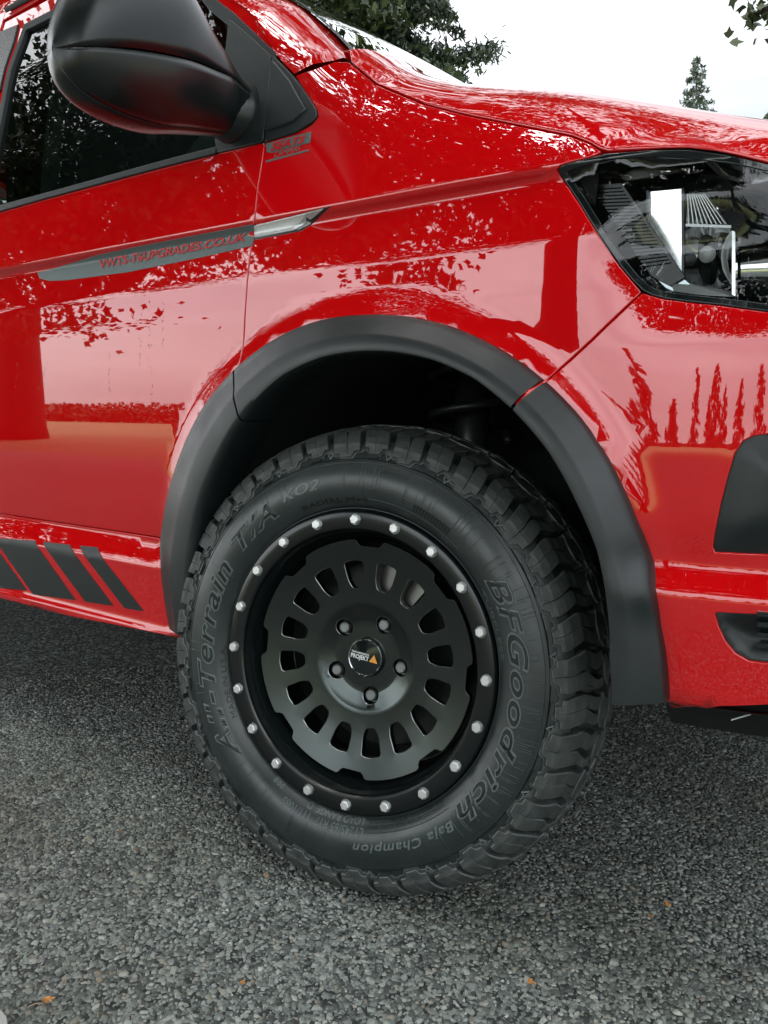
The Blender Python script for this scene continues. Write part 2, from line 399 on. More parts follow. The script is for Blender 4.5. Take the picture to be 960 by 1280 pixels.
def bulged(name, poly, mat_, parent, off, bulge, res=.008, rim=.025):
    """panel pushed outwards away from its edges"""
    o = panel(name, poly, mat_, parent, gap=.0012, off=off, res=res, fold=.02)
    me = o.data; pl = inset_poly(ccw(poly), .0012)
    co = np.array([v.co[:] for v in me.vertices])
    # recover (s,z): z direct, s by inverting x/y
    s = np.interp(co[:, 0], S(_ss[500:], .6)[:, 0], _ss[500:])
    dd = dist_poly(np.stack([s, co[:, 2]], 1), pl); ins = in_poly(np.stack([s, co[:, 2]], 1), pl)
    n = SN(s, co[:, 2]); k = np.where(ins, sst(0, rim, dd)*bulge, 0)
    co = co+n*k[:, None]
    me.vertices.foreach_set('co', co.astype(np.float32).ravel()); me.update()
    me.attributes.remove(me.attributes['custom_normal']) if 'custom_normal' in me.attributes else None
    sharpen(o, 50); return o
bulged('bumper_insert', ins_up, M['trim'], van, -.003, .010, rim=.05)
bulged('lower_grille_surround', ins_lo, M['trim'], van, -.004, -.012)
sl = empty('intake_slot'); sl.parent = van
for k in range(5):
    z0 = 765+k*13; q = HP((949, z0), (960, z0+.5)); q2 = [np.array([q[1][0]+.1, q[0][1]])]
    a0 = S(q[0][0], q[0][1], -.004); a1 = S(q2[0][0], q[0][1], -.004)
    if k == 4: break
    h = .009
    V = []
    for P_ in (a0, a1):
        for dy, dz in ((-.002, -h*.5), (-.002, h*.1), (.02, h*.1), (.02, -h*.5)): V.append(P_+np.array([0, dy-.006, dz]))
    mesh('slat', V, [(0, 1, 5, 4), (1, 2, 6, 5), (2, 3, 7, 6), (3, 0, 4, 7), (0, 3, 2, 1), (4, 5, 6, 7)], M['gloss'], sl, smooth=False)
# side skirt
sk = [np.array([-1.02, Z_SK]), np.array([-3.0, Z_SK]), np.array([-3.0, .312]), np.array([-1.02, .312])]
sk = [np.array([-3.0, Z_SK]), np.array([-3.0, .306]), np.array([HP((0, 752))[0][0], .306]), HP((226, 795))[0], HP((221, 770))[0], HP((204, 715))[0], HP((199, 673))[0]]
skirt = panel('side_skirt', sk, M['paint'], van, rows=ROWS, gap=.001)
for q in ([(-22, 661), (-22, 700), (-22, 733), (34, 738), (-4, 686)], [(-8, 672), (44, 676), (95, 750), (42, 743), (-1, 682)], [(54, 677), (88, 681), (142, 757), (107, 752)], [(100, 682), (122, 684), (180, 764), (156, 760)]):
    panel('skirt_stripe', [np.array(H(*p)) for p in q], M['stripe'], skirt, off=.0010, gap=0, fold=.0008, edge=.0003, res=.012)
# rear half of the body side (mostly outside the picture)
rear = [np.array([-1.25, Z_SK]), off_belt[0], np.array([-1.25, 1.90]), np.array([-3.9, 1.90]), np.array([-3.93, .50])]
RW = -3.0
ra = [np.array([RW+.42*math.cos(t), .365+.46*math.sin(t)]) for t in np.linspace(math.pi, 0, 30)]; ra = [p for p in ra if p[1] > .5]
rear_low = [np.array([-3.93, .50])]+[np.array([ra[0][0], .5])]+ra+[np.array([ra[-1][0], .5]), np.array([-1.25, .5])]
rw_open = [np.array([-2.45, 1.22]), np.array([-2.45, 1.62]), np.array([-1.38, 1.62]), np.array([-1.38, 1.22])]
rw2 = [np.array([-3.75, 1.22]), np.array([-3.75, 1.62]), np.array([-2.6, 1.62]), np.array([-2.6, 1.22])]
panel('rear_side_panel', [np.array([-1.25, 1.90]), np.array([-3.9, 1.90])]+rear_low, M['paint'], van, holes=[rw_open, rw2], res=.05)
panel('rear_side_window', rw_open, M['glass'], van, off=-.004, res=.08)
panel('rear_side_window', rw2, M['glass'], van, off=-.004, res=.08)

# door window: frame, black seal, glass
P1px = [(341, 69), (335, 40), (319, 21), (294, 0)]
P1 = HP(*P1px)
def ext(p, q, z): p, q = np.array(p), np.array(q); return q+(q-p)*(z-q[1])/(q[1]-p[1])
p1top = np.array([P1[-1][0]-.42, 1.74])
wtop = HP((32, 34), (88, 0)); zt = (wtop[0][1]+wtop[1][1])/2
wA = HP((340, 70), (314, 45), (288, 20), (266, 3)); wA_top = np.array([wA[-1][0]-(zt-wA[-1][1])*1.05, zt])
wB = HP((30, 33), (14, 70), (0, 124))
win_out = [np.array(q) for q in HP((272, 191), (212, 206), (130, 228), (60, 247), (0, 264))]+[off_belt[0]*[0, 1]+[-1.10, 0], np.array([wB[0][0]-.012, zt-.10]), np.array([wB[0][0], zt]), wA_top]+wA[::-1]+HP((331, 178))
frame_top = zt+.045
frame_out = [np.array([-1.25, off_belt[0][1]])]+[belt[-1], belt[0]]+[np.array(q) for q in P1]+[np.array([wA_top[0]+.06, frame_top-.04]), np.array([wA_top[0]-.02, frame_top]), np.array([-1.25, frame_top])]
panel('door_window_frame', frame_out, M['paint'], van, off=-.004, holes=[inset_poly(win_out, -.004)], gap=.001, rows=())
seal_in = inset_poly(win_out, .012)
panel('window_seal', inset_poly(win_out, -.006), M['seal'], van, off=-.001, holes=[ccw(seal_in)], gap=0, fold=.018)
panel('door_glass', inset_poly(win_out, .006), M['glass'], van, off=-.010, gap=0, fold=.004, res=.05)
panel('pillar_applique', HP((0, 40), (22, 31), (17, 52), (6, 84), (0, 112))+[np.array([-1.245, HP((0, 112))[0][1]-.1]), np.array([-1.245, zt])], M['satin'], van, off=.001, gap=0, fold=.006)
# black sail panel on the door and its fixed continuation on the wing
sailD = HP((288, 24), (314, 46), (340, 70), (339, 88), (335, 130), (330, 177), (300, 185), (273, 191), (270, 165), (276, 130), (281, 88))
panel('mirror_sail', sailD, M['trim'], van, off=.004, gap=.001, fold=.02, res=.01)
sailF = HP((343, 70), (367, 95), (383, 116), (396, 137), (397, 144), (392, 152), (370, 166), (333, 177), (337, 130), (341, 88))
wingsail = panel('wing_sail', sailF, M['trim'], van, off=.004, gap=.0008, fold=.02, res=.01)
sailF2 = HP((343, 78), (364, 103), (383, 137), (369, 151), (350, 158), (335, 162), (338, 130))
def raised(name, poly, mat_, parent, off, edge=.004, fold=.01):
    return panel(name, poly, mat_, parent, off=off, gap=0, fold=fold, edge=edge, res=.012)
raised('sail_facet', sailF2, M['trim'], wingsail, .0075, edge=.003)
panel('belt_seal', HP((272, 186), (212, 201), (130, 223), (60, 242), (0, 258))+[off_belt[0]+[0, .008]]+[off_belt[0]-[0, .002]]+belt[::-1][:-2], M['seal'], van, off=.005, gap=0, fold=.012, edge=.002)
# things seen dimly inside the cab
def flat(name, pts3, mat_, parent, th=.004):
    P = np.array(pts3); n = np.cross(P[1]-P[0], P[2]-P[0]); n /= np.linalg.norm(n); k = len(P); V = list(P)+list(P+n*th)
    Fc = [tuple(range(k))[::-1], tuple(range(k, 2*k))]+[(i, (i+1) % k, (i+1) % k+k, i+k) for i in range(k)]
    return mesh(name, V, Fc, mat_, parent, smooth=False)
flat('cab_quarter_trim', [S(*H(*q), -.020) for q in ((211, 204), (240, 163), (271, 173), (271, 190))], M['quarter'], van)
sbl = HP((57, 55), (46, 85), (40, 105), (33, 150), (28, 200), (24, 256)); sbr = HP((60, 62), (58, 80), (57, 101), (53, 140), (51, 180), (53, 250))
loft('seat_belt_pillar', [np.array([S(*q, -.045) for q in sbl]), np.array([S(*q, -.045) for q in sbr])], M['belt'], van, flip=True)

# A pillar and windscreen
def sy(px, py, dy): P = S(*H(px, py)); return Y_(px, py, P[1]+dy)
A1 = [S(*q, -.001) for q in P1[::1]]
A1 = [S(*HP((342, 72))[0])]+A1[1:]+[np.array([-1.04, .235, 1.83])]
A1b = HP((368, 92)); A2 = [sy(420, 75, .004), sy(404, 52, .018), sy(374, 24, .03), sy(343, 0, .03), np.array([-.98, .27, 1.86])]
A3 = [sy(437, 74, .016), sy(417, 55, .05), sy(392, 28, .065), sy(366, 0, .065), np.array([-.95, .31, 1.875])]
A4 = [sy(446, 71, .06), sy(420, 42, .085), sy(395, 20, .09), sy(371, 0, .09), np.array([-.93, .335, 1.87])]
A1 = [S(*A1b[0]), sy(345, 70, 0.), sy(320, 20, 0.), sy(295, 0, 0.), np.array([-1.04, .235, 1.83])]
def resamp(p, n=40):
    p = smooth_poly(p, 2); l = np.concatenate([[0], np.cumsum(np.linalg.norm(np.diff(p, axis=0), axis=1))]); t = np.linspace(0, l[-1], n)
    return np.stack([np.interp(t, l, p[:, i]) for i in range(3)], 1)
Ar = [resamp(q) for q in (A1, A2, A3, A4)]
mid12 = (Ar[0]+Ar[1])/2+np.array([0, -.006, .002])
loft('windscreen_pillar', [Ar[0]+[0, .03, -.01], Ar[0]+[0, .004, 0], Ar[0], mid12, Ar[1], (Ar[1]*.5+Ar[2]*.5)+[0, 0, .003], Ar[2], Ar[3]+[0, 0, -.006], Ar[3]+[0, .02, -.02]], M['paint'], van, sharp=60, flip=False)
loft('windscreen_seal', [Ar[3]+[0, -.004, .001], Ar[3]+[0, .006, .003], Ar[3]+[0, .018, .001]], M['seal'], van)
W = []
for k in np.linspace(0, 1, 24):
    y = Ar[3][:, 1]+.010+k*(2*YC-2*(Ar[3][:, 1]+.010))
    bow = .05*(1-(2*k-1)**4)
    W.append(np.stack([Ar[3][:, 0]+bow, y, Ar[3][:, 2]-.003+bow*.12], 1))
loft('windscreen', W, M['windscreen'], van)
# roof, gutters
roof_s = np.linspace(-3.9, -1.02, 30); rr = []
e0 = S(roof_s, np.full(30, 1.89))
for k in np.linspace(0, 1, 17):
    y = e0[:, 1]+k*(2*YC-2*e0[:, 1]); rr.append(np.stack([e0[:, 0], y, 1.89+.09*(1-(2*k-1)**4)+0*y], 1))
loft('roof', rr, M['paint'], van)
panel('roof_rail_panel', [np.array([-.86, frame_top+.02]), np.array([-.84, 1.90]), np.array([-1.25, 1.90]), np.array([-3.9, 1.90]), np.array([-1.25, 1.90]), np.array([-1.25, frame_top+.006]), np.array([-.95, frame_top+.006])][:3]+[np.array([-1.25, frame_top+.006])], M['paint'], van, gap=.001)
gu = HP((-40, 40), (0, 19), (32, 0), (60, -16)); gz = gu[1][1]
gm = [S(s_, gz, .004) for s_ in np.linspace(-1.24, wA_top[0], 12)]
loft('roof_gutter', [np.array(gm)+[0, 0, -.006], np.array(gm)+[0, -.006, 0], np.array(gm)+[0, -.003, .006], np.array(gm)+[0, .02, .008]], M['seal'], van)
loft('roof_gutter', [np.array(gm)+[0, .008, .030], np.array(gm)+[0, -.002, .036], np.array(gm)+[0, .012, .042]], M['gloss'], van)

# bonnet
bs = np.concatenate([np.linspace(gap_l[0][0]-.02, .37, 40), np.linspace(.38, 1.74, 50)])
zg = np.interp(bs, ZG_S, ZG_Z); zg[bs < gap_l[0][0]] = gap_l[0][1]+.02
# local gap curve exactly, blended with headlight top edge
E0 = S(bs, zg+.0018)
nE = SN(bs, zg); Tx = np.interp(bs, [-.05, .3, .6, 1.0, 1.74], [-.10, .12, .25, .35, .50]); Tz = np.interp(bs, [-.05, .3, .6, 1.0, 1.74], [1.335, 1.275, 1.21, 1.17, 1.12])
Tt = np.stack([Tx, np.full(len(bs), YC), Tz], 1)
rings = [E0-nE*.02+[0, 0, 0], E0-nE*.0022, E0]
Wd = Tt-E0; Wl = np.linalg.norm(Wd[:, :2], axis=1); dr = Wd[:, :2]/Wl[:, None]
h1 = np.interp(bs, [-.05, .1, .25, .4, .6, 1.2, 1.74], [.048, .080, .106, .118, .075, .05, .05])
for q in list(np.array([.004, .010, .02, .03, .045, .06, .08, .1, .13, .17, .22, .3, .45, .65, 1.0])):
    wq = q if q < .3 else None
    d_ = np.full(len(bs), q) if q < .4 else Wl*q
    d_ = np.minimum(d_, Wl)
    zz = E0[:, 2]+h1*(1-np.exp(-d_/.085))+(Tz-E0[:, 2]-h1)*(d_/Wl)**1.2
    rings.append(np.stack([E0[:, 0]+dr[:, 0]*d_, E0[:, 1]+dr[:, 1]*d_, zz], 1))
for i_ in range(5, len(rings)):
    q_ = rings[i_].copy(); wgt = min(1, (i_-4)/5)
    for _ in range(int(4+46*wgt)): q_[1:-1] = (q_[:-2]+2*q_[1:-1]+q_[2:])/4
    rings[i_] = q_
bon = loft('bonnet', rings, M['paint'], van, flip=False)
# mirrored far half of the bonnet
rr2 = [np.stack([r_[:, 0], 2*YC-r_[:, 1], r_[:, 2]], 1) for r_ in rings]
loft('bonnet', rr2, M['paint'], van, flip=True)
# cowl under the windscreen foot
cw = [np.array([[Ar[3][0][0]+.05+dx, Ar[3][0][1]+k*(2*YC-2*Ar[3][0][1]), 1.235+dz+.1*(.5-abs(k-.5))] for k in np.linspace(0, 1, 20)]) for dx, dz in ((-.12, .04), (0, 0), (.16, -.03))]
loft('cowl', cw, M['dark'], van)

# dark structure behind the skin, so shut lines read as dark gaps
ib_s = np.concatenate([np.linspace(-3.95, .5, 90), np.linspace(.52, 1.75, 40)])
zb = np.linspace(.33, 1.20, 26)
GS, GZ = np.meshgrid(ib_s, zb); PB = S(GS, GZ, -.022); idx = np.arange(GS.size).reshape(GS.shape); FB = []
for i in range(len(zb)-1):
    for j in range(len(ib_s)-1):
        s_, z_ = (ib_s[j]+ib_s[j+1])/2, (zb[i]+zb[i+1])/2
        th = math.atan2(z_-.365, s_); th = th+2*math.pi if th < -1.5 else th
        if math.hypot(s_, z_-.365) < aro(th)-.012 and z_ > .2 and abs(s_) < .6: continue
        if s_ > .33 and z_ > .86 and s_ < .82: continue
        if z_ > np.interp(s_, ZG_S, ZG_Z)-.02 and s_ > -.15: continue
        if z_ > 1.12 and s_ < -.2: continue
        if (s_-RW)**2+(z_-.365)**2 < .4**2: continue
        FB.append((idx[i, j], idx[i, j+1], idx[i+1, j+1], idx[i+1, j]))
mesh('inner_body', PB.reshape(-1, 3), FB, M['dark'], van)

# wheel housing liner, underbody, far side
tl = np.linspace(math.pi+.10, .06, 60)
ring0 = np.array([[(ari(t)+.018)*math.cos(t), -.02, .365+(ari(t)+.018)*math.sin(t)] for t in tl])
def ringy(y, k): return np.array([[(ari(t)+k)*math.cos(t), y, .365+(ari(t)+k)*math.sin(t)] for t in tl])
loft('wheel_liner', [ringy(-.02, .012), ringy(.02, .022), ringy(.06, .012), ringy(.30, .01), ringy(.46, -.02)], M['dark'], van)
bk = ringy(.455, .0); mesh('inner_wing', list(bk)+[np.array([0, .455, .37])], [(i, i+1, len(bk)) for i in range(len(bk)-1)], M['dark'], van)
for nm, c, s_ in (('underbody', (-1.75, YC, .40), (2.6, 1.55, .10)), ('underbody', (.62, YC, .42), (.3, 1.5, .06)), ('front_subframe', (0, YC, .42), (.9, .95, .12)), ('underbody', (-3.55, YC, .42), (.7, 1.5, .1))):
    V, Fc = box(c, s_); mesh(nm, V, Fc, M['dark'], van, smooth=False)
# floor / cab interior
V, Fc = box((-.70, YC, 1.02), (1.0, 1.62, .02)); mesh('cab_floor', V, Fc, M['interior'], van, smooth=False)
V, Fc = box((-1.35, YC, 1.35), (.06, 1.6, .9)); mesh('cab_bulkhead', V, Fc, M['interior'], van, smooth=False)
def seat(y):
    prof = [(-1.12, 1.0), (-1.2, 1.25), (-1.24, 1.5), (-1.18, 1.56), (-1.10, 1.54), (-1.08, 1.3), (-.98, 1.06), (-.65, 1.08), (-.62, 1.0)]
    rings_ = [np.array([[x, y+dy, z] for x, z in prof]) for dy in (-.22, -.2, .2, .22)]
    return loft('cab_seat', rings_, M['interior'], van, closed=True, cap=True)
seat(.42); seat(1.45)
# springs and strut glimpsed in the wheel housing
def tube(name, pts, rad, mat_, parent, n=10, close=True):
    pts = [np.array(p, float) for p in pts]; rings_ = []
    for i, p in enumerate(pts):
        t = pts[min(i+1, len(pts)-1)]-pts[max(i-1, 0)]; t /= np.linalg.norm(t)+1e-12
        a_ = np.cross(t, [0, 0, 1.]); a_ = a_ if np.linalg.norm(a_) > .05 else np.cross(t, [0, 1., 0]); a_ /= np.linalg.norm(a_); b_ = np.cross(t, a_)
        r_ = rad[i] if hasattr(rad, '__len__') else rad
        rings_.append(np.array([p+r_*(math.cos(q)*a_+math.sin(q)*b_) for q in np.linspace(0, 2*math.pi, n, endpoint=False)]))
    return loft(name, rings_, mat_, parent, closed=True, cap=close)
M['rust'] = mat('rusty_brown_bracket', (.16, .06, .04), .7)
M['spring'] = mat('dark_spring', (.02, .024, .022), .3)
tube('coil_spring', [(.02+.07*math.cos(q), .30+.07*math.sin(q), .70+.022*q/2) for q in np.linspace(0, 22, 120)], .0075, M['spring'], van, 8)
tube('strut', [(.02, .30, .45), (.02, .30, .86)], .03, M['spring'], van, 14)
V, Fc = box((.215, .30, .735), (.05, .04, .06)); mesh('brake_hose_bracket', V, Fc, M['rust'], van, smooth=False)

# --- arch trim in three pieces
def trim_piece(th0, th1, name):
    n = max(8, int(abs(th0-th1)/.02)); t = np.linspace(th0, th1, n)
    ro, ri = aro(t)+.001, ari(t)
    prof = [(0, .012), (0, -.004), (.02, -.0135), (.06, -.0190), (.18, -.0240), (.34, -.0305), (.46, -.0358), (.52, -.0392), (.58, -.0415), (.74, -.0440), (.88, -.0458), (.95, -.0450), (.985, -.041), (1.0, -.032), (1.0, .0), (.97, .03)]
    rings_ = []
    for k, y in prof:
        r_ = ro+(ri-ro)*k; bx = r_*np.cos(t); bz = .365+r_*np.sin(t)
        by = S(bx, bz)[:, 1] if False else np.interp(bx, _ss, _cy)
        # moulded swell low on the front leg where the bumper line runs into it
        sw = 0
        if name == 'bumper_arch_trim':
            sw = .012*np.exp(-((bz-.535)/.022)**2)*np.clip(1-k*1.1, 0, 1)-.010*np.exp(-((bz-.575)/.016)**2)*np.clip(1-k*1.2, 0, 1)
        rings_.append(np.stack([bx, by+y-sw, bz], 1))
    o = loft(name, rings_, M['trim'], van, sharp=60)
    me = o.data; nv = n; k = len(prof)
    # close both ends
    import bmesh
    bm = bmesh.new(); bm.from_mesh(me); bm.verts.ensure_lookup_table()
    for j in (0, nv-1):
        vs = [bm.verts[i*nv+j] for i in range(k)]
        try: bm.faces.new(vs if j == 0 else vs[::-1])
        except Exception: pass
    bm.to_mesh(me); bm.free(); sharpen(o, 45)
    return o
g_ = .0045
trim_piece(math.pi+.03, th_door+g_, 'door_arch_trim')
trim_piece(th_door-g_, th_b+g_, 'wing_arch_trim')
trim_piece(th_b-g_, R(5.0), 'bumper_arch_trim')
# red flange of the body that shows inside the two joints of the trim
for th in (th_door, th_b):
    q = np.linspace(0, 1, 8); r_ = aro(th)+.004+(ari(th)+.004-aro(th))*q
    dy = np.interp(q, [0, .5, 1], [-.004, -.034, -.040]); p = np.stack([r_*math.cos(th), dy+np.interp(r_*math.cos(th), _ss, _cy), .365+r_*math.sin(th)], 1)
    tg = np.array([-math.sin(th), 0, math.cos(th)])*.0022
    loft('wing_flange', [p-tg+[0, .02, 0], p-tg, p+tg, p+tg+[0, .02, 0]], M['paint'], van)

# --- side indicator in the crease
ind_l = HP((320, 283), (350, 276), (383, 267), (413, 259), (396, 274), (376, 288), (345, 294), (319, 299))
indicator = panel('side_indicator', ind_l, M['gloss'], van, off=.0015, gap=0, fold=.01, edge=.001, res=.01)
panel('lens', HP((320, 284), (350, 277), (384, 268.5), (376, 279), (366, 285), (340, 290), (320, 293)), M['lens_white'], indicator, off=.0035, gap=0, fold=.003, edge=.001, res=.01)
panel('lens_trim', HP((384, 268), (405, 262.5), (388, 276), (370, 287), (345, 292), (320, 296), (320, 293.4), (340, 290.3), (366, 285.4), (376, 279.4)), M['silver'], indicator, off=.003, gap=0, fold=.002, edge=.0008, res=.008)

# --- text
def text_mesh(txt, shear=0., bold=0., outline=0., extrude=0., spacing=1.):
    c = bpy.data.curves.new('t', 'FONT'); c.body = txt; c.size = 1; c.shear = shear; c.space_character = spacing; c.resolution_u = 4
    if outline: c.fill_mode = 'NONE'; c.bevel_depth = outline; c.bevel_resolution = 1
    else: c.extrude = extrude
    c.offset = bold
    o = bpy.data.objects.new('t', c); COL.objects.link(o)
    dg = bpy.context.evaluated_depsgraph_get(); me = bpy.data.meshes.new_from_object(o.evaluated_get(dg))
    V = np.array([v.co[:] for v in me.vertices]); Fc = [tuple(p.vertices) for p in me.polygons]
    bpy.data.objects.remove(o); bpy.data.curves.remove(c); bpy.data.meshes.remove(me)
    return V, Fc
def norm_text(V, cap=None):
    V = V.copy(); x0, x1 = V[:, 0].min(), V[:, 0].max(); V[:, 0] = (V[:, 0]-x0)/(x1-x0)
    y1 = V[:, 1].max(); y0 = 0. if cap is None else cap
    V[:, 1] = (V[:, 1]-y0)/(y1-y0); return V
def surf_text(txt, corners, mat_, parent, off, **kw):
    """corners in pixels: bottom-left, bottom-right, top-right, top-left, laid on the side surface"""
    V, Fc = text_mesh(txt, **kw); V = norm_text(V); c = [np.array(H(*q)) for q in corners]
    u, v = V[:, 0:1], V[:, 1:2]
    q = c[0]*(1-u)*(1-v)+c[1]*u*(1-v)+c[2]*u*v+c[3]*(1-u)*v
    return mesh('decal_lettering', S(q[:, 0], q[:, 1], off), Fc, mat_, parent, smooth=False)
dec = panel('door_decal', HP((47, 341), (120, 320), (161, 311), (230, 297.5), (317, 281), (315, 307), (250, 322), (160, 340), (85, 350), (62, 351), (50, 348)), M['decal'], van, off=.0009, gap=0, fold=.0007, edge=.0003, res=.008, rows=np.arange(.98, 1.05, .002))
surf_text('VWTS-T6UPGRADES.CO.UK', [(127, 336), (309, 301), (310, 291), (125, 325)], M['decal_red'], dec, .0022, shear=.25, bold=.02)
bdg = panel('wing_decal', HP((333, 180), (358, 173), (389, 165), (388, 178), (372, 182), (349, 188), (340, 191), (334, 190)), M['decal'], van, off=.0009, gap=0, fold=.0007, edge=.0003, res=.01)
surf_text('SEATS', [(339, 189), (382, 178), (384, 169), (341, 179)], M['decal_red'], bdg, .0022, shear=.25, bold=.03)
surf_text('CAMPERS', [(343, 197), (376, 188), (377, 182), (345, 190)], M['decal'], bdg, .0012, shear=.2)
panel('decal_underline', HP((333, 201), (386, 187), (386, 189), (333, 203)), M['decal'], bdg, off=.0009, gap=0, fold=.0007, edge=.0002, res=.01)

# door handle recess just outside the left edge
hc = np.array(H(-6, 303)); tt = np.linspace(0, 2*math.pi, 24, endpoint=False)
panel('door_handle', [hc+[.020*math.cos(q)-.004, .014*math.sin(q)] for q in tt], M['gloss'], van, off=.002, gap=0, fold=.004, res=.006)

# rain drops that have run down the door and the glass
def drops(name, lines, n, off, rmax, parent, seed):
    q = np.random.default_rng(seed); V, Fc = [], []
    for (x0, y0, x1, y1) in lines:
        for _k in range(n):
            t_ = q.uniform(0, 1); px, py = x0+(x1-x0)*t_+q.normal(0, .7), y0+(y1-y0)*t_; s_, z_ = H(px, py); r_ = rmax*q.uniform(.35, 1)
            c_ = S(s_, z_, off); nn = SN(s_, z_); b_ = len(V); e_ = [np.array([1., 0, 0]), np.array([0, 0, 1.])]
            for sc_, h_ in ((1, 0), (.7, .3)):
                for k in range(6): a_ = k*math.pi/3; V.append(c_+e_[0]*r_*sc_*math.cos(a_)+e_[1]*r_*sc_*1.3*math.sin(a_)+nn*r_*h_)
            V.append(c_+nn*r_*.42)
            for k in range(6): j = (k+1) % 6; Fc += [(b_+k, b_+j, b_+6+j, b_+6+k), (b_+6+k, b_+6+j, b_+12)]
    o = mesh(name, V, Fc, M['drop'], parent); o['kind'] = 'stuff'; return o
M['drop'] = glass_mat('water_drop', (.55, .42, .42), 1.7)
fd = [o for o in COL.objects if o.name == 'front_door'][0]; dg_ = [o for o in COL.objects if o.name == 'door_glass'][0]
drops('rain_drops', [(178, 366, 172, 520), (187, 362, 186, 500), (190, 380, 189, 515), (204, 360, 203, 440), (137, 440, 136, 490), (60, 450, 48, 490), (24, 420, 16, 560)], 22, .0002, .0011, fd, 4)
drops('rain_drops', [(96, 130, 88, 235), (75, 150, 68, 232), (22, 140, 10, 240), (60, 105, 52, 210)], 18, -.0095, .0016, dg_, 5)
# --- headlight
hl_out = hl_left[::1]+HP((755, 191))+hl_top[1:]+[np.array([.80, np.interp(.80, ZG_S, ZG_Z)-.004]), np.array([.80, .905])]+hl_bot[::-1][:-1]
hl_out = ccw(hl_out)
hl = empty('headlight'); hl.parent = van
hl_in = inset_poly(hl_out, .007)
panel('headlight_seal', inset_poly(hl_out, .0015), M['gloss'], hl, off=-.001, gap=0, holes=[hl_in], fold=.03, res=.01)
panel('headlight_lens', inset_poly(hl_out, .006), M['lens'], hl, off=-.0025, gap=0, fold=.003, res=.02)
_q = [S(*H(*q)) for q in ((715, 225), (955, 225), (800, 355), (950, 380), (830, 290))]
_A = np.array([[q[0], q[2], 1] for q in _q]); _c = np.linalg.lstsq(_A, np.array([q[1] for q in _q]), rcond=None)[0]   # mean plane of the lens: y = a x + b z + c
_c[1] *= .35; _c[2] = np.mean([q[1]-_c[0]*q[0]-_c[1]*q[2] for q in _q])
def hq(px, py, dep): # a point behind the lens
    v = ray(px, py); t = (_c[0]*CAM[0]+_c[1]*CAM[2]+_c[2]+dep+.012-CAM[1])/(v[1]-_c[0]*v[0]-_c[1]*v[2]); return CAM+v*t
def depth_plate(name, pts, deps, mat_, th=.004, parent=None):
    P = [hq(*q, dd) for q, dd in zip(pts, deps)]
    k = len(P); V = list(P)+[p+np.array([.0, th, 0]) for p in P]
    return mesh(name, V, [tuple(range(k)), tuple(range(k, 2*k))[::-1]]+[(i, i+k, (i+1) % k+k, (i+1) % k) for i in range(k)], mat_, parent or hl, smooth=False)
# bucket
bp = densify(hl_in, .02); nB = len(bp)
b0 = S(bp[:, 0], bp[:, 1], -.006); b1_ = b0+np.array([0, .085, 0]); cen = b1_.mean(0)
loft('headlight_housing', [b0, b0*.5+b1_*.5+(cen-b1_)*.05, b1_+(cen-b1_)*.12, np.repeat(cen[None], nB, 0)], M['gloss'], hl, closed=True, flip=True)
def curved(name, quad, dep, bulge, mat_, nu=14, nv=10, ax=0, thick=.003):
    q = [np.array(c, float) for c in quad]; rows_ = []
    for j in range(nv+1):
        v = j/nv; row = []
        for i in range(nu+1):
            u = i/nu; p = (q[0]*(1-u)+q[1]*u)*(1-v)+(q[3]*(1-u)+q[2]*u)*v
            k = (1-(2*u-1)**2)*(1-.35*(2*v-1)**2) if ax == 0 else (1-(2*v-1)**2)
            row.append(hq(p[0], p[1], dep+bulge*k))
        rows_.append(np.array(row))
    return loft(name, rows_, mat_, hl, flip=True)
# ribbed dark bezel
rib_c = [(727, 232), (777, 229), (797, 258), (856, 346), (838, 357), (800, 338), (768, 298)]
depth_plate('ribbed_bezel', rib_c, [.030]*7, M['satin'], .004)
L_ = [(728, 234), (768, 298), (800, 338)]; R_ = [(777, 231), (797, 260), (838, 322)]
def lerp_path(P, t):
    P = np.array(P, float); k = t*(len(P)-1); i = min(int(k), len(P)-2); return P[i]+(P[i+1]-P[i])*(k-i)
for k in range(24):
    t = (k+.5)/24
    ax = np.interp(t, [0, .6, 1], [728, 766, 800])+2; ay = np.interp(t, [0, .6, 1], [235, 294, 336])
    bx = np.interp(t, [0, .25, 1], [777, 795, 842])-2; by = np.interp(t, [0, .25, 1], [232, 258, 330])
    p = [hq(ax, ay, .0285), hq(bx, by, .0285)]
    V = []
    for P_ in p: V += [P_+[0, .004, -.0013], P_+[0, -.0015, -.0004], P_+[0, .004, .0013]]
    mesh('bezel_rib', V, [(0, 1, 4, 3), (1, 2, 5, 4)], M['satin'], hl, smooth=False)
M['reflector'] = mat('aluminised_reflector', (.88, .89, .90), .10, metal=1)
M['reflector2'] = mat('ribbed_reflector', (.62, .63, .62), .16, metal=1, nodes=lambda nt, b: n_bump(nt, b, n_noise(nt, 120, 2, stretch=(6, 1, .6)).outputs['Fac'], .5, .004))
curved('white_reflector', [(811, 240), (852, 236), (853, 346), (811, 281)], .046, .0012, M['reflector'], ax=1)
depth_plate('reflector_frame', [(851.5, 235), (854.5, 235), (855, 349), (852, 347)], [.040]*4, M['satin'])
depth_plate('reflector_frame', [(808, 238), (811, 238), (811, 284), (808, 280)], [.040]*4, M['satin'])
M['smoked'] = mat('smoked_reflector', (.34, .37, .38), .10, metal=1)
depth_plate('low_bezel', [(786, 318), (800, 268), (811, 284), (853, 347), (870, 362), (842, 364), (815, 352)], [.036]*7, M['smoked'])
curved('upper_reflector', [(857, 243), (883, 241), (914, 282), (857, 279)], .048, .022, M['reflector'], ax=1)
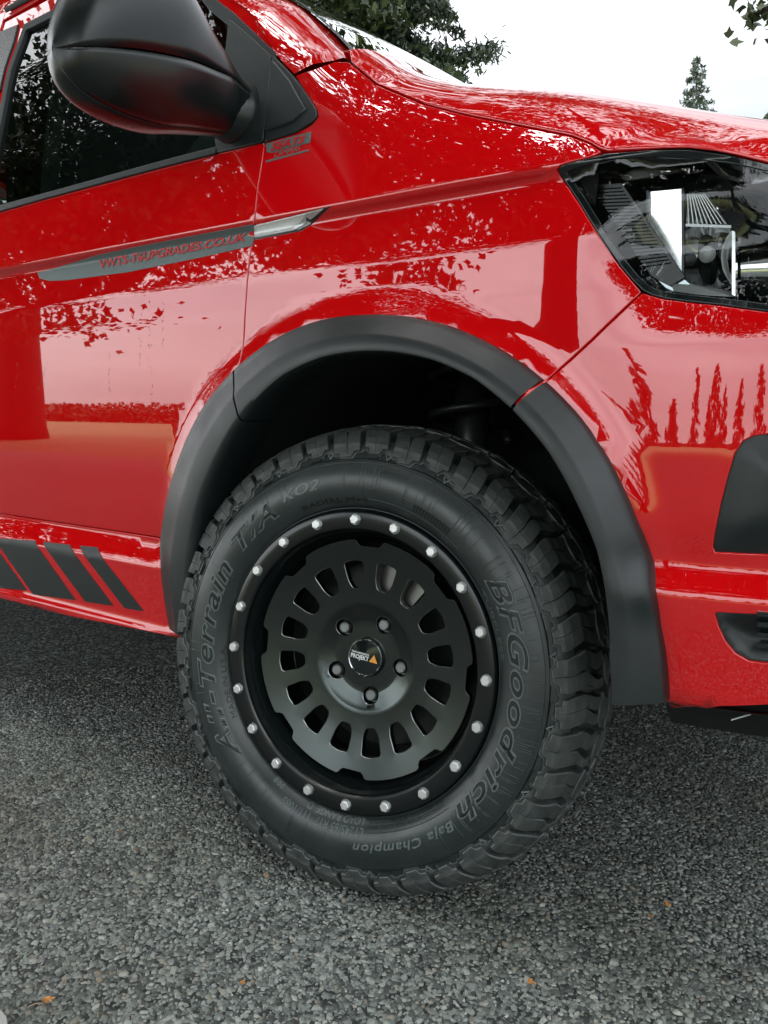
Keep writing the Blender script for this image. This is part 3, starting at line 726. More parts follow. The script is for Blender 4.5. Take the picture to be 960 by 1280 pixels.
for k in range(9):
    t_ = (k+.5)/9; a_ = hq(858+24*t_, 243, .046); b_ = hq(858+52*t_, 280, .046); d_ = np.array([.0007, 0, 0])
    mesh('reflector_rib', [a_-d_, a_+d_, b_+d_, b_-d_, a_+[0, .02, 0], b_+[0, .02, 0]], [(0, 1, 2, 3), (1, 4, 5, 2)], M['silver'], hl, smooth=False)
curved('lower_reflector', [(857, 283), (913, 283), (915, 366), (857, 352)], .050, .045, M['reflector'])
curved('reflector_step', [(857, 279.5), (914, 281.5), (914, 285), (857, 283)], .040, .0, M['silver'])
tube('lamp_bulb', [hq(884, 318, .085), hq(884, 318, .060), hq(884, 318, .055)], [.010, .010, .003], M['lens_white'], hl, 14)
arc = [(914, 289), (908, 297), (903, 308), (901, 322), (903, 336), (908, 347), (914, 356)]
o1 = np.array([hq(*q, .034) for q in arc]); o2 = np.array([hq(q[0]+2.5, q[1], .034) for q in arc])
loft('lamp_ring', [o1, o2, o2+[0, .02, 0]], M['white'], hl)
depth_plate('divider_blade', [(915, 288), (919, 290), (919, 370), (915, 368)], [.016, .016, .014, .014], M['chrome'], .01)
depth_plate('reflector_sill', [(838, 352), (857, 353), (915, 364), (917, 371), (880, 369), (842, 364)], [.040, .04, .04, .018, .018, .02], M['lens_white'])
curved('side_reflector', [(926, 296), (990, 284), (1000, 374), (926, 371)], .050, -.018, M['reflector'], ax=1)
depth_plate('upper_brow', [(782, 226), (800, 211), (880, 210), (915, 222), (905, 214), (800, 206), (776, 222)], [.02, .03, .03, .03, .025, .02, .018], M['satin'])
V = []
brow = [(800, 213), (835, 211), (880, 213), (905, 220), (930, 240)]
loft('brow_edge', [np.array([hq(*q, .02) for q in brow]), np.array([hq(q[0], q[1]+5, .045) for q in brow]), np.array([hq(q[0], q[1]+28, .06) for q in brow])], M['gloss'], hl)

# --- door mirror
mir = empty('door_mirror'); mir.parent = van
st_ = []
for y, zb0, zt0, hx, zs in ((-.2975, 1.226, 1.231, .001, 1.228), (-.297, 1.220, 1.237, .004, 1.227), (-.294, 1.212, 1.245, .010, 1.226), (-.290, 1.197, 1.268, .028, 1.224), (-.280, 1.184, 1.298, .043, 1.225), (-.262, 1.172, 1.335, .056, 1.228), (-.235, 1.163, 1.368, .066, 1.234), (-.19, 1.158, 1.398, .073, 1.243),
        (-.14, 1.161, 1.412, .074, 1.251), (-.10, 1.168, 1.402, .070, 1.256), (-.07, 1.176, 1.376, .064, 1.259), (-.04, 1.182, 1.346, .057, 1.262), (-.015, 1.186, 1.316, .050, 1.262), (.01, 1.188, 1.295, .045, 1.258), (.03, 1.190, 1.280, .043, 1.253), (.055, 1.190, 1.272, .044, 1.250)):
    st_.append((y+.014*(y < -.1), (zb0+zt0)/2, (zt0-zb0)/2, -.300+.01*(y > -.02), hx, zs))
def se(v, e): return math.copysign(abs(v)**e, v)
def mir_ring(y, zc, hz, xc, hx, zs, part):
    a_s = math.asin(max(-.95, min(.95, (zs-zc)/hz)))      # seam angle on the front (+x) side
    if part == 'cap': A = np.linspace(a_s+.012, math.pi+.2, 26)
    elif part == 'band': A = np.linspace(a_s-.012, -1.28, 12)
    else: A = np.concatenate([np.linspace(-1.31, -math.pi+.0, 14)])
    return np.array([[xc+hx*se(math.cos(q), .75), y, zc+hz*(math.sin(q) if abs(math.sin(q)) < 2 else 0)] for q in A])
for part, nm, mm in (('cap', 'mirror_cap', M['satin']), ('band', 'mirror_band', M['satin']), ('under', 'mirror_underside', M['satin'])):
    rg = [mir_ring(*q, part) for q in st_]
    sub = []
    for i in range(len(rg)-1):
        for k in (0, .5): sub.append(rg[i]*(1-k)+rg[i+1]*k)
    sub.append(rg[-1])
    # smooth along y
    A_ = np.array(sub)
    for _ in range(2): A_[1:-1] = (A_[:-2]+2*A_[1:-1]+A_[2:])/4
    o = loft(nm, list(A_), mm, mir, sharp=70, flip=(part != 'cap'))
    sm = o.modifiers.new('thickness', 'SOLIDIFY'); sm.thickness = .003; sm.offset = 0
# mirror glass and foot
mg = [np.array([-.352+0*a_, -.145+.10*math.cos(a_), 1.28+.10*math.sin(a_)]) for a_ in np.linspace(0, 2*math.pi, 28, endpoint=False)]
mesh('mirror_glass', mg, [tuple(range(28))], M['chrome'], mir, smooth=False)
tube('mirror_foot', [(-.287, .0, 1.225), (-.286, .03, 1.225), (-.284, .06, 1.225)], [.040, .046, .062], M['satin'], mir, 20)

# --- splitter and bumper underside
sp = HP((842, 888), (900, 888), (959, 888)); spx = [S(q[0], .398) for q in sp]
us = np.linspace(sp[0][0], 1.74, 20)
loft('bumper_lip', [S(us, np.full(20, .400))+[0, .006, 0], S(us, np.full(20, .386))+[0, .02, 0], S(us, np.full(20, .380))+[0, .05, 0]], M['paint'], van, flip=True)
loft('undertray', [S(us, np.full(20, .382))+[0, .03, 0], S(us, np.full(20, .365))+[0, .06, 0], S(us, np.full(20, .362))+[0, .3, 0]], M['dark'], van)
loft('splitter_blade', [np.array([Y_(914, 901, .11), Y_(965, 886, .14), Y_(1100, 850, .3)]), np.array([Y_(914, 899, .11), Y_(965, 883.5, .14), Y_(1100, 846, .3)]), np.array([Y_(914, 899, .13), Y_(965, 882, .16), Y_(1100, 846, .33)])], M['silver'], van)

# ------------------------------------------------------------------ wheel (steered and cambered)
def wheel_matrix(cx, cy, steer, camber, flip=False):
    st, cb = steer, camber
    ax = np.array([math.cos(st), math.sin(st), 0]); n = np.array([math.sin(st), -math.cos(st), 0]); up = np.array([0, 0, 1])*math.cos(cb)+n*math.sin(cb)
    nn = np.cross(ax, up)      # outward (-y)
    mm = Matrix.Identity(4)
    for i in range(3): mm[i][0] = ax[i]; mm[i][1] = -nn[i]; mm[i][2] = up[i]
    mm[0][3], mm[1][3], mm[2][3] = cx, cy, .365
    return mm
WM = wheel_matrix(0, 0, .17766, R(-5.5))
TP = np.array([(.228, -.014), (.236, -.001), (.245, .009), (.256, .0155), (.270, .0185), (.284, .0180), (.297, .0135), (.306, .0085), (.3085, .0070), (.3093, .0045), (.3105, .0060), (.318, .0020), (.326, -.005), (.334, -.015), (.341, -.027), (.347, -.041), (.352, -.058), (.3560, -.08), (.3570, -.105)])
TPf = np.concatenate([TP, np.stack([TP[::-1][1:, 0], -.21-TP[::-1][1:, 1]], 1)])
tyre = revolve('tyre', TPf, M['tyre'], van, n=160, sharp=40)
tyre.matrix_basis = WM
def w_at(r): return float(np.interp(r, TP[:15, 0], TP[:15, 1]))
# block mapping: base profile t=0 at r=.312
bt = np.concatenate([[0], np.cumsum(np.linalg.norm(np.diff(TP[10:], axis=0), axis=1))])
base_p = TP[10:]; TT = float(bt[-1])
top_p = np.array([(.3120, .0100), (.3195, .0100), (.3310, .0065), (.3425, -.0015), (.3525, -.0130), (.3600, -.0290), (.3655, -.0500), (.3700, -.078), (.3712, -.105)])
top_t = np.array([0, bt[1], bt[2], bt[3], bt[4], bt[5], bt[6], bt[7], bt[8]])
def bpos(th, t, top):
    m_ = t > TT; tq = np.where(m_, 2*TT-t, t)
    src = top_p if top else base_p; tt_ = top_t if top else bt
    r_ = np.interp(tq, tt_, src[:, 0]); w_ = np.interp(tq, tt_, src[:, 1]); w_ = np.where(m_, -.21-w_, w_)
    if not top: r_ = r_-.002
    a_ = np.radians(th); return np.stack([r_*np.cos(a_), -w_, r_*np.sin(a_)], -1)
ZIG_T = [0, .016, .024, .046, .050, .068, .074, .090, .105, .120, .14]; ZIG_A = [0, 0, .1, 1.7, 1.7, .2, .1, 1.0, -.4, .9, 0]
MUL_T = [0, .016, .0215, .050, .056, .14]; MUL_H = [.72, .80, 1.04, 1.06, .96, .96]
def block_mesh(name, poly, parent=None, lift=None):
    """poly in (degrees, metres t). scale degrees so the CDT is isotropic"""
    K = .0063; cz_ = np.mean([q[0] for q in poly]); p = ccw(np.array([((cz_+(a_-cz_)*1.)*K, b_) for a_, b_ in poly])); lp = densify(p, .005)
    lp[:, 0] += K*np.interp(lp[:, 1], ZIG_T, ZIG_A); p = lp = inset_poly(lp, .00040 if lift is None else -.0002)
    lo, hi = p.min(0), p.max(0); G = np.array([(x, y) for x in np.arange(lo[0], hi[0], .007) for y in sorted(list(np.arange(lo[1], hi[1], .0075))+[.0172, .0213, .0502, .0558])])
    G = G[in_poly(G, p) & (dist_poly(G, p) > .0022)] if len(G) else np.zeros((0, 2))
    n = len(lp); P = list(lp)+list(G)
    v, e, f, *_r = delaunay_2d_cdt([Vector(q) for q in P], [(i, (i+1) % n) for i in range(n)], [], 0, 1e-7)
    v = np.array([tuple(q) for q in v]); f = [list(q) for q in f]; c = np.array([v[q].mean(0) for q in f]); k = in_poly(c, lp)
    f = [q if area(v[q]) > 0 else q[::-1] for q, kk in zip(f, k) if kk]
    def tpos(a_, t_):
        h_ = np.interp(t_, MUL_T, MUL_H) if lift is None else lift
        return bpos(a_, t_, False)*(1-h_)+bpos(a_, t_, True)*h_ if np.ndim(h_) == 0 else bpos(a_, t_, False)*(1-h_)[:, None]+bpos(a_, t_, True)*h_[:, None]
    top = tpos(v[:, 0]/K, v[:, 1])
    be = {}
    for q in f:
        for i in range(len(q)): be[(q[i], q[(i+1) % len(q)])] = 1
    B_ = [(a_, b_) for a_, b_ in be if (b_, a_) not in be]
    cen = v.mean(0); V3 = list(top); idx = {}
    for a_, b_ in B_:
        # edge slightly chamfered, wall flares out to the base
        q = v[a_]; dq = q-cen; dq = dq/(np.linalg.norm(dq)+1e-9)
        pt = tpos((q[0]+dq[0]*.0009)/K, q[1]+dq[1]*.0009); pb = bpos((q[0]+dq[0]*.0018)/K, q[1]+dq[1]*.0018, False)
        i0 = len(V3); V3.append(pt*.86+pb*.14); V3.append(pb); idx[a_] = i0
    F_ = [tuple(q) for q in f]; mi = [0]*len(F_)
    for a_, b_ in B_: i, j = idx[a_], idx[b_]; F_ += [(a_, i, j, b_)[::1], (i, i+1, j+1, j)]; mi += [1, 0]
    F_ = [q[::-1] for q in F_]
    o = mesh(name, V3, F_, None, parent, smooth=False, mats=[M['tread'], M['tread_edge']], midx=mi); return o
PITCH_T = 18.0
blocks = {  # alternate long and short shoulder lugs, each cut by a sipe, then the interlocking centre blocks
 'a1': [(.8, .026), (.8, .0140), (2.3, .0130), (3.2, .0040), (4.4, .0034), (4.5, .020), (4.3, .034), (3.5, .060), (2.9, .088), (1.0, .084), (1.2, .060), (.7, .042)],
 'a2': [(4.4, .0034), (6.3, .0020), (7.1, .0095), (8.7, .0105), (8.7, .024), (8.3, .042), (8.9, .062), (8.6, .086), (5.7, .090), (5.2, .060), (4.5, .034), (4.7, .020)],
 'b1': [(10.5, .030), (10.5, .0185), (11.9, .0175), (12.6, .0100), (13.9, .0095), (14.1, .030), (13.8, .046), (13.6, .076), (11.1, .080), (11.1, .060), (10.5, .044)],
 'b2': [(13.9, .0095), (15.4, .0090), (16.0, .0175), (17.2, .0185), (17.2, .032), (16.8, .050), (17.4, .066), (17.2, .080), (14.6, .077), (13.9, .046), (14.2, .030)],
 'band': [(0, .0150), (.3, .0105), (2.0, .0095), (2.8, .0010), (6.6, -.0008), (7.5, .0060), (9.3, .0075), (9.7, .0130), (11.5, .0135), (12.2, .0065), (15.7, .0055), (16.4, .0130), (17.6, .0135), (18, .0150), (18, .036), (0, .036)],
 'c1': [(2.0, .0925), (6.2, .0895), (7.8, .096), (6.6, .104), (8.2, .112), (5.6, .118), (3.4, .114), (4.0, .105), (1.2, .101)],
 'c2': [(9.2, .0930), (10.9, .083), (14.8, .0815), (17.2, .087), (16.2, .096), (17.0, .106), (13.6, .111), (11.6, .105), (12.0, .097)],
 'c3': [(9.0, .1120), (11.0, .110), (13.6, .116), (17.2, .111), (18.8, .119), (16.8, .127), (17.6, .135), (13.6, .138), (11.6, .130), (9.4, .128)],
 'c4': [(1.4, .1190), (3.2, .119), (5.6, .123), (8.2, .118), (8.4, .134), (6.6, .142), (2.6, .140), (1.0, .131)],
}
bproto = {k: block_mesh('shoulder_band' if k == 'band' else 'tread_block', p, tyre, lift=.42 if k == 'band' else None) for k, p in blocks.items()}
for k, o in bproto.items():
    for i in range(1, 20):
        c = o.copy(); COL.objects.link(c); c.parent = tyre; c.matrix_basis = Matrix.Rotation(-R(PITCH_T*i), 4, 'Y')
# far shoulder joined (never seen closely)
fv, ff = [], []
for k in ('a1', 'a2', 'b1', 'b2', 'c1', 'c2'):
    me = bproto[k].data; V = np.array([v.co[:] for v in me.vertices]); Fc = [tuple(p.vertices)[::-1] for p in me.polygons]
    V = V.copy(); V[:, 1] = .21-V[:, 1]
    for i in range(20):
        a_ = R(PITCH_T*i+6); rot = np.stack([V[:, 0]*math.cos(a_)-V[:, 2]*math.sin(a_), V[:, 1], V[:, 0]*math.sin(a_)+V[:, 2]*math.cos(a_)], 1)
        b_ = len(fv); fv += list(rot); ff += [tuple(q+b_ for q in f) for f in Fc]
fs = mesh('inner_tread', fv, ff, M['tread'], tyre, smooth=False); fs['kind'] = 'stuff'
# small triangular wear marks between the lugs
def side_pt(th, r_, h): a_ = R(th); return np.array([r_*math.cos(a_), -(float(np.interp(r_, TP[:15, 0], TP[:15, 1]))+h), r_*math.sin(a_)])
def tri_mark(c, r0, r1, dw, h=.0045, inner=False):
    out_ = [side_pt(c-dw, r1, h), side_pt(c+dw, r1, h), side_pt(c, r0, h)]
    k = .55; rm = (r0+2*r1)/3
    inn = [side_pt(c-dw*k, rm+(r1-rm)*k, h), side_pt(c+dw*k, rm+(r1-rm)*k, h), side_pt(c, rm+(r0-rm)*k, h)]
    low = [side_pt(c-dw, r1, -.002), side_pt(c+dw, r1, -.002), side_pt(c, r0, -.002)]; il = [side_pt(c-dw*k, rm+(r1-rm)*k, -.002), side_pt(c+dw*k, rm+(r1-rm)*k, -.002), side_pt(c, rm+(r0-rm)*k, -.002)]
    V = out_+inn+low+il; Fc = []
    for i in range(3):
        j = (i+1) % 3; Fc += [(i, j, 3+j, 3+i), (i, 6+i, 6+j, j), (3+i, 3+j, 9+j, 9+i)]
    return mesh('wear_mark', V, Fc, M['tyre'], tyre, smooth=False)
tm = tri_mark(9.7, .3100, .3195, 1.15); tm.data.materials[0] = M['letter_edge']
for i in range(1, 20):
    c = tm.copy(); COL.objects.link(c); c.parent = tyre; c.matrix_basis = Matrix.Rotation(-R(PITCH_T*i), 4, 'Y')
# raised scuff bars at the foot of every second lug
def bar(c0, c1, r0, r1, h=.0045):
    V = [side_pt(c0, r0, h), side_pt(c1, r0+.001, h), side_pt(c1, r1+.001, h-.0005), side_pt(c0, r1, h-.0005), side_pt(c0, r0-.001, -.002), side_pt(c1, r0, -.002), side_pt(c1, r1+.002, -.002), side_pt(c0, r1+.001, -.002)]
    return mesh('scuff_bar', V, [(0, 1, 2, 3), (0, 4, 5, 1), (1, 5, 6, 2), (2, 6, 7, 3), (3, 7, 4, 0)], M['tyre'], tyre, smooth=False)
tb = bar(12.9, 16.2, .3118, .3165)
for i in range(1, 20):
    c = tb.copy(); COL.objects.link(c); c.parent = tyre; c.matrix_basis = Matrix.Rotation(-R(PITCH_T*i), 4, 'Y')
# sidewall lettering, bent round the wheel; tops of the letters face the tread
def ring_text(txt, th0, th1, r0, r1, h, mat_, name='sidewall_lettering', **kw):
    V, Fc = text_mesh(txt, **kw); zmax = V[:, 2].max() if V[:, 2].max() > 0 else 1; V2 = norm_text(V)
    th = np.radians(th0+(th1-th0)*V2[:, 0]); r_ = r0+(r1-r0)*V2[:, 1]
    wv = np.interp(r_, TP[:15, 0], TP[:15, 1])+h*(V[:, 2]/zmax)
    return mesh(name, np.stack([r_*np.cos(th), -wv, r_*np.sin(th)], 1), Fc, mat_, tyre, smooth=False)
for t_, a0, a1, r0, r1 in (('BFGoodrich', 35, -44.5, .258, .285), ('All-Terrain', 223, 150, .255, .283), ('T/A', 144, 122.5, .256, .283)):
    ring_text(t_, a0, a1, r0, r1, .0012, M['letter'], shear=.3, bold=.02, extrude=.05, spacing=1.12)
    ring_text(t_, a0+.2, a1-.2, r0-.0008, r1+.0008, .0016, M['letter_edge'], name='lettering_outline', shear=.3, bold=.03, outline=.030, spacing=1.12)
ring_text('KO2', 118.5, 103.5, .268, .2835, .0008, M['letter_edge'], shear=.35, bold=.02, extrude=.05, spacing=1.1)
ring_text('Baja Champion', -47, -84, .268, .281, .0012, M['letter_edge'], shear=.3, bold=.015, extrude=.05, spacing=1.15)
ring_text('LT245/65 R17  111/108S', -80.5, -114, .2465, .2575, .0009, M['letter_edge'], extrude=.05)
ring_text('LOAD RANGE  D', -81, -105, .2355, .2435, .0008, M['letter_edge'], extrude=.05)
ring_text('PR8', -117, -121.5, .2355, .243, .0008, M['letter_edge'], extrude=.05)
ring_text('TUBELESS', 33, 9, .238, .246, .0006, M['letter_edge'], extrude=.05)
ring_text('RADIAL M+S', 113, 86, .244, .251, .0006, M['letter'], extrude=.05)
ring_text('MADE IN U.S.A.', -150, -178, .238, .244, .0006, M['letter'], extrude=.05)
ring_text('TREAD 3 PLIES POLYESTER + 2 PLIES STEEL + 1 PLY NYLON', -47, -79, .2375, .2415, .0005, M['letter'], extrude=.05)
ring_text('SIDEWALL 3 PLIES POLYESTER  MAX LOAD SINGLE 1090 KG', -47, -79, .2435, .2475, .0005, M['letter'], extrude=.05)
def fine_ring(r_, h, wd=.0006, a0=0, a1=360, n=160):
    return revolve('sidewall_line', [(r_-wd, w_at(r_-wd)-.0002), (r_-wd*.4, w_at(r_)+h), (r_+wd*.4, w_at(r_)+h), (r_+wd, w_at(r_+wd)-.0002)], M['tyre'], tyre, n=n, a0=a0, a1=a1)
fine_ring(.3035, .0009); fine_ring(.2345, .0008); fine_ring(.2525, .0008, a0=-46, a1=-80, n=24); fine_ring(.2505, .0008, a0=48, a1=86, n=24); fine_ring(.2665, .0008, a0=48, a1=86, n=24)
for k, th in enumerate(np.linspace(53, 70, 17)):      # bar code block
    pass
bc = []; bf = []
for th in np.arange(54, 68, 1.15):
    b_ = len(bc); bc += [side_pt(th, .2535, .0009), side_pt(th+.65, .2535, .0009), side_pt(th+.65, .2640, .0009), side_pt(th, .2640, .0009)]; bf.append((b_, b_+1, b_+2, b_+3))
mesh('code_bars', bc, bf, M['letter'], tyre, smooth=False)
# fine radial flex lines
fl, ffc = [], []
for th in np.concatenate([rng.uniform(36, 95, 26), rng.uniform(-45, 35, 46), rng.uniform(96, 250, 16), rng.uniform(250, 315, 14)]):
    ra_, rb_ = .25+rng.uniform(-.006, .02), .306-rng.uniform(0, .014); dt_ = .13
    rs = np.linspace(ra_, rb_, 7); b_ = len(fl)
    for r_ in rs: fl += [side_pt(th-dt_, r_, -.0001), side_pt(th, r_, .0009), side_pt(th+dt_, r_, -.0001)]
    for i in range(6): ffc += [(b_+3*i, b_+3*i+1, b_+3*i+4, b_+3*i+3), (b_+3*i+1, b_+3*i+2, b_+3*i+5, b_+3*i+4)]
fx = mesh('flex_lines', fl, ffc, M['tyre'], tyre); fx['kind'] = 'stuff'

# wheel
wheel = empty('wheel'); wheel.parent = van; wheel.matrix_basis = WM
revolve('beadlock_ring', [(.2285, -.016), (.2315, -.004), (.2310, .0005), (.2290, .0032), (.2265, .0040), (.2200, .0040), (.2080, .0036), (.2045, .0028), (.2025, .0008), (.2015, -.004), (.2010, -.012)], M['ring'], wheel, n=160, sharp=32)
revolve('rim_barrel', [(.2012, -.004), (.1990, -.010), (.1975, -.014), (.1965, -.024), (.1925, -.034), (.1905, -.040), (.1900, -.05), (.185, -.062), (.184, -.08), (.183, -.20)], M['barrel'], wheel, n=128, sharp=30)
revolve('rim_back', [(.183, -.12), (.03, -.125)], M['dark'], wheel, n=48)
# disc face with 16 windows and 8 edge notches, bowl-shaped centre
def disc_w(r_): return np.interp(r_, [.0, .0575, .0590, .0820, .0835, .09, .105, .12, .135, .15, .17, .186], [-.0490, -.0490, -.0485, -.0412, -.0402, -.0398, -.0385, -.0366, -.0344, -.0318, -.0278, -.0245])
outer = []
for i in range(8):
    c0 = -1.5+45*i; A_ = [(-22.5, .1855), (-17, .1855), (-12, .1855), (-8.6, .1855), (-7.4, .1838), (-6.6, .1790), (-5.2, .1752), (0, .1744), (5.2, .1752), (6.6, .1790), (7.4, .1838), (8.6, .1855), (12, .1855), (17, .1855)]
    outer += [(r_*math.cos(R(c0+a_)), r_*math.sin(R(c0+a_))) for a_, r_ in A_]
wins = []
def rounded(pts, rad, k=4):
    P = [np.array(p, float) for p in pts]; o = []
    for i in range(len(P)):
        a_, b_, c_ = P[i-1], P[i], P[(i+1) % len(P)]
        d1 = (a_-b_); d2 = (c_-b_); l1, l2 = np.linalg.norm(d1), np.linalg.norm(d2); q = min(rad, l1*.45, l2*.45)
        s0, s1 = b_+d1/l1*q, b_+d2/l2*q
        for t in np.linspace(0, 1, k): o.append((1-t)**2*s0+2*t*(1-t)*b_+t*t*s1)
    return np.array(o)
for i in range(16):
    c0 = R(9.5+22.5*i); er = np.array([math.cos(c0), math.sin(c0)]); et = np.array([-er[1], er[0]])
    q = [(.1085, -.0085), (.1225, -.0150), (.1515, -.0180), (.1550, 0), (.1515, .0180), (.1225, .0150), (.1085, .0085)]
    wins.append(rounded([er*a_+et*b_ for a_, b_ in q], .0055))
lugs = [np.array([math.cos(R(-80+72*k)), math.sin(R(-80+72*k))])*.060 for k in range(5)]
def circle(c, r_, n=24): return np.array([c+r_*np.array([math.cos(q), math.sin(q)]) for q in np.linspace(0, 2*math.pi, n, endpoint=False)])
pock = [circle(c, .0145) for c in lugs]
def disc_panel():
    op = ccw(outer); loops = [densify(op, .006)]+[ccw(h)[::-1] for h in wins]+[p[::-1] for p in pock]
    P = [p for l in loops for p in l]; E = []; b = 0
    for l in loops: n = len(l); E += [(b+i, b+(i+1) % n) for i in range(n)]; b += n
    for r_ in (.012, .03, .045, .0565, .0575, .0583, .0592, .066, .074, .0815, .0822, .0832, .0842, .09, .098, .160, .166, .1725):
        k = max(12, int(2*math.pi*r_/.0055)); c = circle(np.zeros(2), r_, k)
        ok = np.ones(k, bool)
        for h in wins+pock: ok &= ~in_poly(c, h) & (dist_poly(c, h) > .0012)
        P += list(c[ok])
    v, e, f, *_r = delaunay_2d_cdt([Vector(q) for q in P], E, [], 0, 1e-7)
    v = np.array([tuple(q) for q in v]); f = [list(q) for q in f]; c = np.array([v[q].mean(0) for q in f]); k = in_poly(c, loops[0])
    for l in loops[1:]: k &= ~in_poly(c, l)
    f = [q if area(v[q]) > 0 else q[::-1] for q, kk in zip(f, k) if kk]
    wv = disc_w(np.hypot(v[:, 0], v[:, 1])); V3 = [np.array([a_, -w_, b_]) for (a_, b_), w_ in zip(v, wv)]
    be = {}
    for q in f:
        for i in range(len(q)): be[(q[i], q[(i+1) % len(q)])] = 1
    B_ = [(a_, b_) for a_, b_ in be if (b_, a_) not in be]; nx = dict(B_); pv = {b_: a_ for a_, b_ in B_}; idx = {}
    F_ = [tuple(q) for q in f]; mi = [0]*len(F_)
    for a_ in nx:
        t = V3[nx[a_]]-V3[pv[a_]]; t /= np.linalg.norm(t)+1e-12; o_ = np.cross(t, [0, -1., 0]); i0 = len(V3)
        V3 += [V3[a_]+o_*.0009+np.array([0, .0009, 0]), V3[a_]+o_*.0009+np.array([0, .012, 0])]; idx[a_] = i0
    for a_, b_ in B_:
        i, j = idx[a_], idx[b_]; F_ += [(a_, i, j, b_), (i, i+1, j+1, j)]; mi += [1, 0]
    o = mesh('wheel_disc', V3, F_, None, wheel, mats=[M['disc'], M['edge']], midx=mi); sharpen(o, 28); return o
M['edge'] = mat('pale_satin_edge', (.26, .28, .28), .28, metal=.9)  # paler chamfers paint in the disc's highlight lines; bolt washers share the metal
disc_panel()
# bolts round the ring
def hexbolt(rad, hgt, mat_, washer, parent, name):
    A6 = np.linspace(0, 2*math.pi, 6, endpoint=False); A24 = np.linspace(0, 2*math.pi, 24, endpoint=False)
    o = loft(name, [np.array([[rad*math.cos(q), 0, rad*math.sin(q)] for q in A6]), np.array([[rad*math.cos(q), -hgt*.85, rad*math.sin(q)] for q in A6]), np.array([[rad*.82*math.cos(q), -hgt, rad*.82*math.sin(q)] for q in A6])], mat_, parent, closed=True, cap=True, smooth=False)
    return o
bproto2 = None
for k in range(20):
    a_ = 1.91039-k*2*math.pi/20
    base = bpy.data.objects.new('ring_bolt', None) if False else None
    if bproto2 is None:
        A6 = np.linspace(0, 2*math.pi, 6, endpoint=False); A24 = np.linspace(0, 2*math.pi, 24, endpoint=False); V, Fc, mi = [], [], []
        def rg(A, r_, y): i0 = len(V); V.extend([(r_*math.cos(q), -y, r_*math.sin(q)) for q in A]); return i0, len(A)
        def con(a, b, m_):
            for i in range(a[1]): j = (i+1) % a[1]; Fc.append((a[0]+i, a[0]+j, b[0]+j, b[0]+i)); mi.append(m_)
        c1, c2, c3, c4 = rg(A24, .0088, 0), rg(A24, .0088, .0012), rg(A24, .0083, .0017), rg(A24, .002, .0017)
        con(c1, c2, 1); con(c2, c3, 1); con(c3, c4, 1)
        h1_, h2_, h3_ = rg(A6, .0074, .0012), rg(A6, .0074, .0062), rg(A6, .0062, .0073); con(h1_, h2_, 0); con(h2_, h3_, 0); Fc.append(tuple(range(h3_[0], h3_[0]+6))); mi.append(0)
        bproto2 = mesh('ring_bolt', V, Fc, None, wheel, smooth=False, mats=[M['bolt'], M['edge']], midx=mi); o = bproto2
    else:
        o = bproto2.copy(); COL.objects.link(o); o.parent = wheel
    o.matrix_basis = Matrix.Translation((.2175*math.cos(a_), -.0036, .2175*math.sin(a_))) @ Matrix.Rotation(random.uniform(0, 1), 4, 'Y')
lp = None
for c in lugs:
    if lp is None:
        A = np.linspace(0, 2*math.pi, 20, endpoint=False); rr_ = [(.0145, .0), (.0138, -.002), (.0135, -.014), (.0096, -.015), (.0093, -.004), (.0088, .0015), (.0075, .0030)]
        o = loft('lug_nut', [np.array([[r_*math.cos(q), -y, r_*math.sin(q)] for q in A]) for r_, y in rr_], None, wheel, closed=True, sharp=35, mats=[M['barrel'], M['lug']], ring_mat=[0, 0, 0, 1, 1, 1], cap=False)
        me = o.data; A_ = None
        hx = mesh('lug_socket', [(.0075*math.cos(q)*(1 if i % 2 else .86), -.0024, .0075*math.sin(q)*(1 if i % 2 else .86)) for i, q in enumerate(A)], [tuple(range(20))], M['lug'], o, smooth=False)
        lp = o; lp_h = hx
    else:
        o = lp.copy(); COL.objects.link(o); o.parent = wheel
        h = lp_h.copy(); COL.objects.link(h); h.parent = o
    o.matrix_basis = Matrix.Translation((c[0], -float(disc_w(.060)), c[1]))
# centre cap with its printed mark
capo = revolve('centre_cap', [(.0315, -.0490), (.0305, -.0435), (.0290, -.0415), (.0278, -.0405), (.0276, -.0420), (.0270, -.0425), (.012, -.0415), (.0005, -.0410)], M['gloss'], wheel, n=64, sharp=30)
revolve('cap_rim', [(.0298, -.0436), (.0294, -.0412), (.0284, -.0398), (.0276, -.0404)], M['chrome'], capo, n=64)
def cap_pt(x, z, h=.0009): return (x, .0415-h, z)
def cap_text(txt, x0, x1, z0, z1, ang, h=.0012, **kw):
    V, Fc = text_mesh(txt, **kw); V = norm_text(V); ca, sa = math.cos(ang), math.sin(ang)
    X = x0+(x1-x0)*V[:, 0]; Z = z0+(z1-z0)*V[:, 1]
    return mesh('cap_lettering', [(x*ca-z*sa, .0412-h, x*sa+z*ca) for x, z in zip(X, Z)], Fc, M['white'], capo, smooth=False)
CA = R(-6)
cap_text('PROJEKT', -.0245, .0075, -.0038, .0030, CA, bold=.03)
cap_text('TWO-MONKEYS', -.0245, .0075, .0042, .0072, CA, bold=.03)
ca, sa = math.cos(CA), math.sin(CA)
mesh('cap_triangle', [(x*ca-z*sa, .0400, x*sa+z*ca) for x, z in ((.0085, -.0040), (.0235, -.0040), (.0160, .0085))], [(0, 1, 2)], M['orange'], capo, smooth=False)
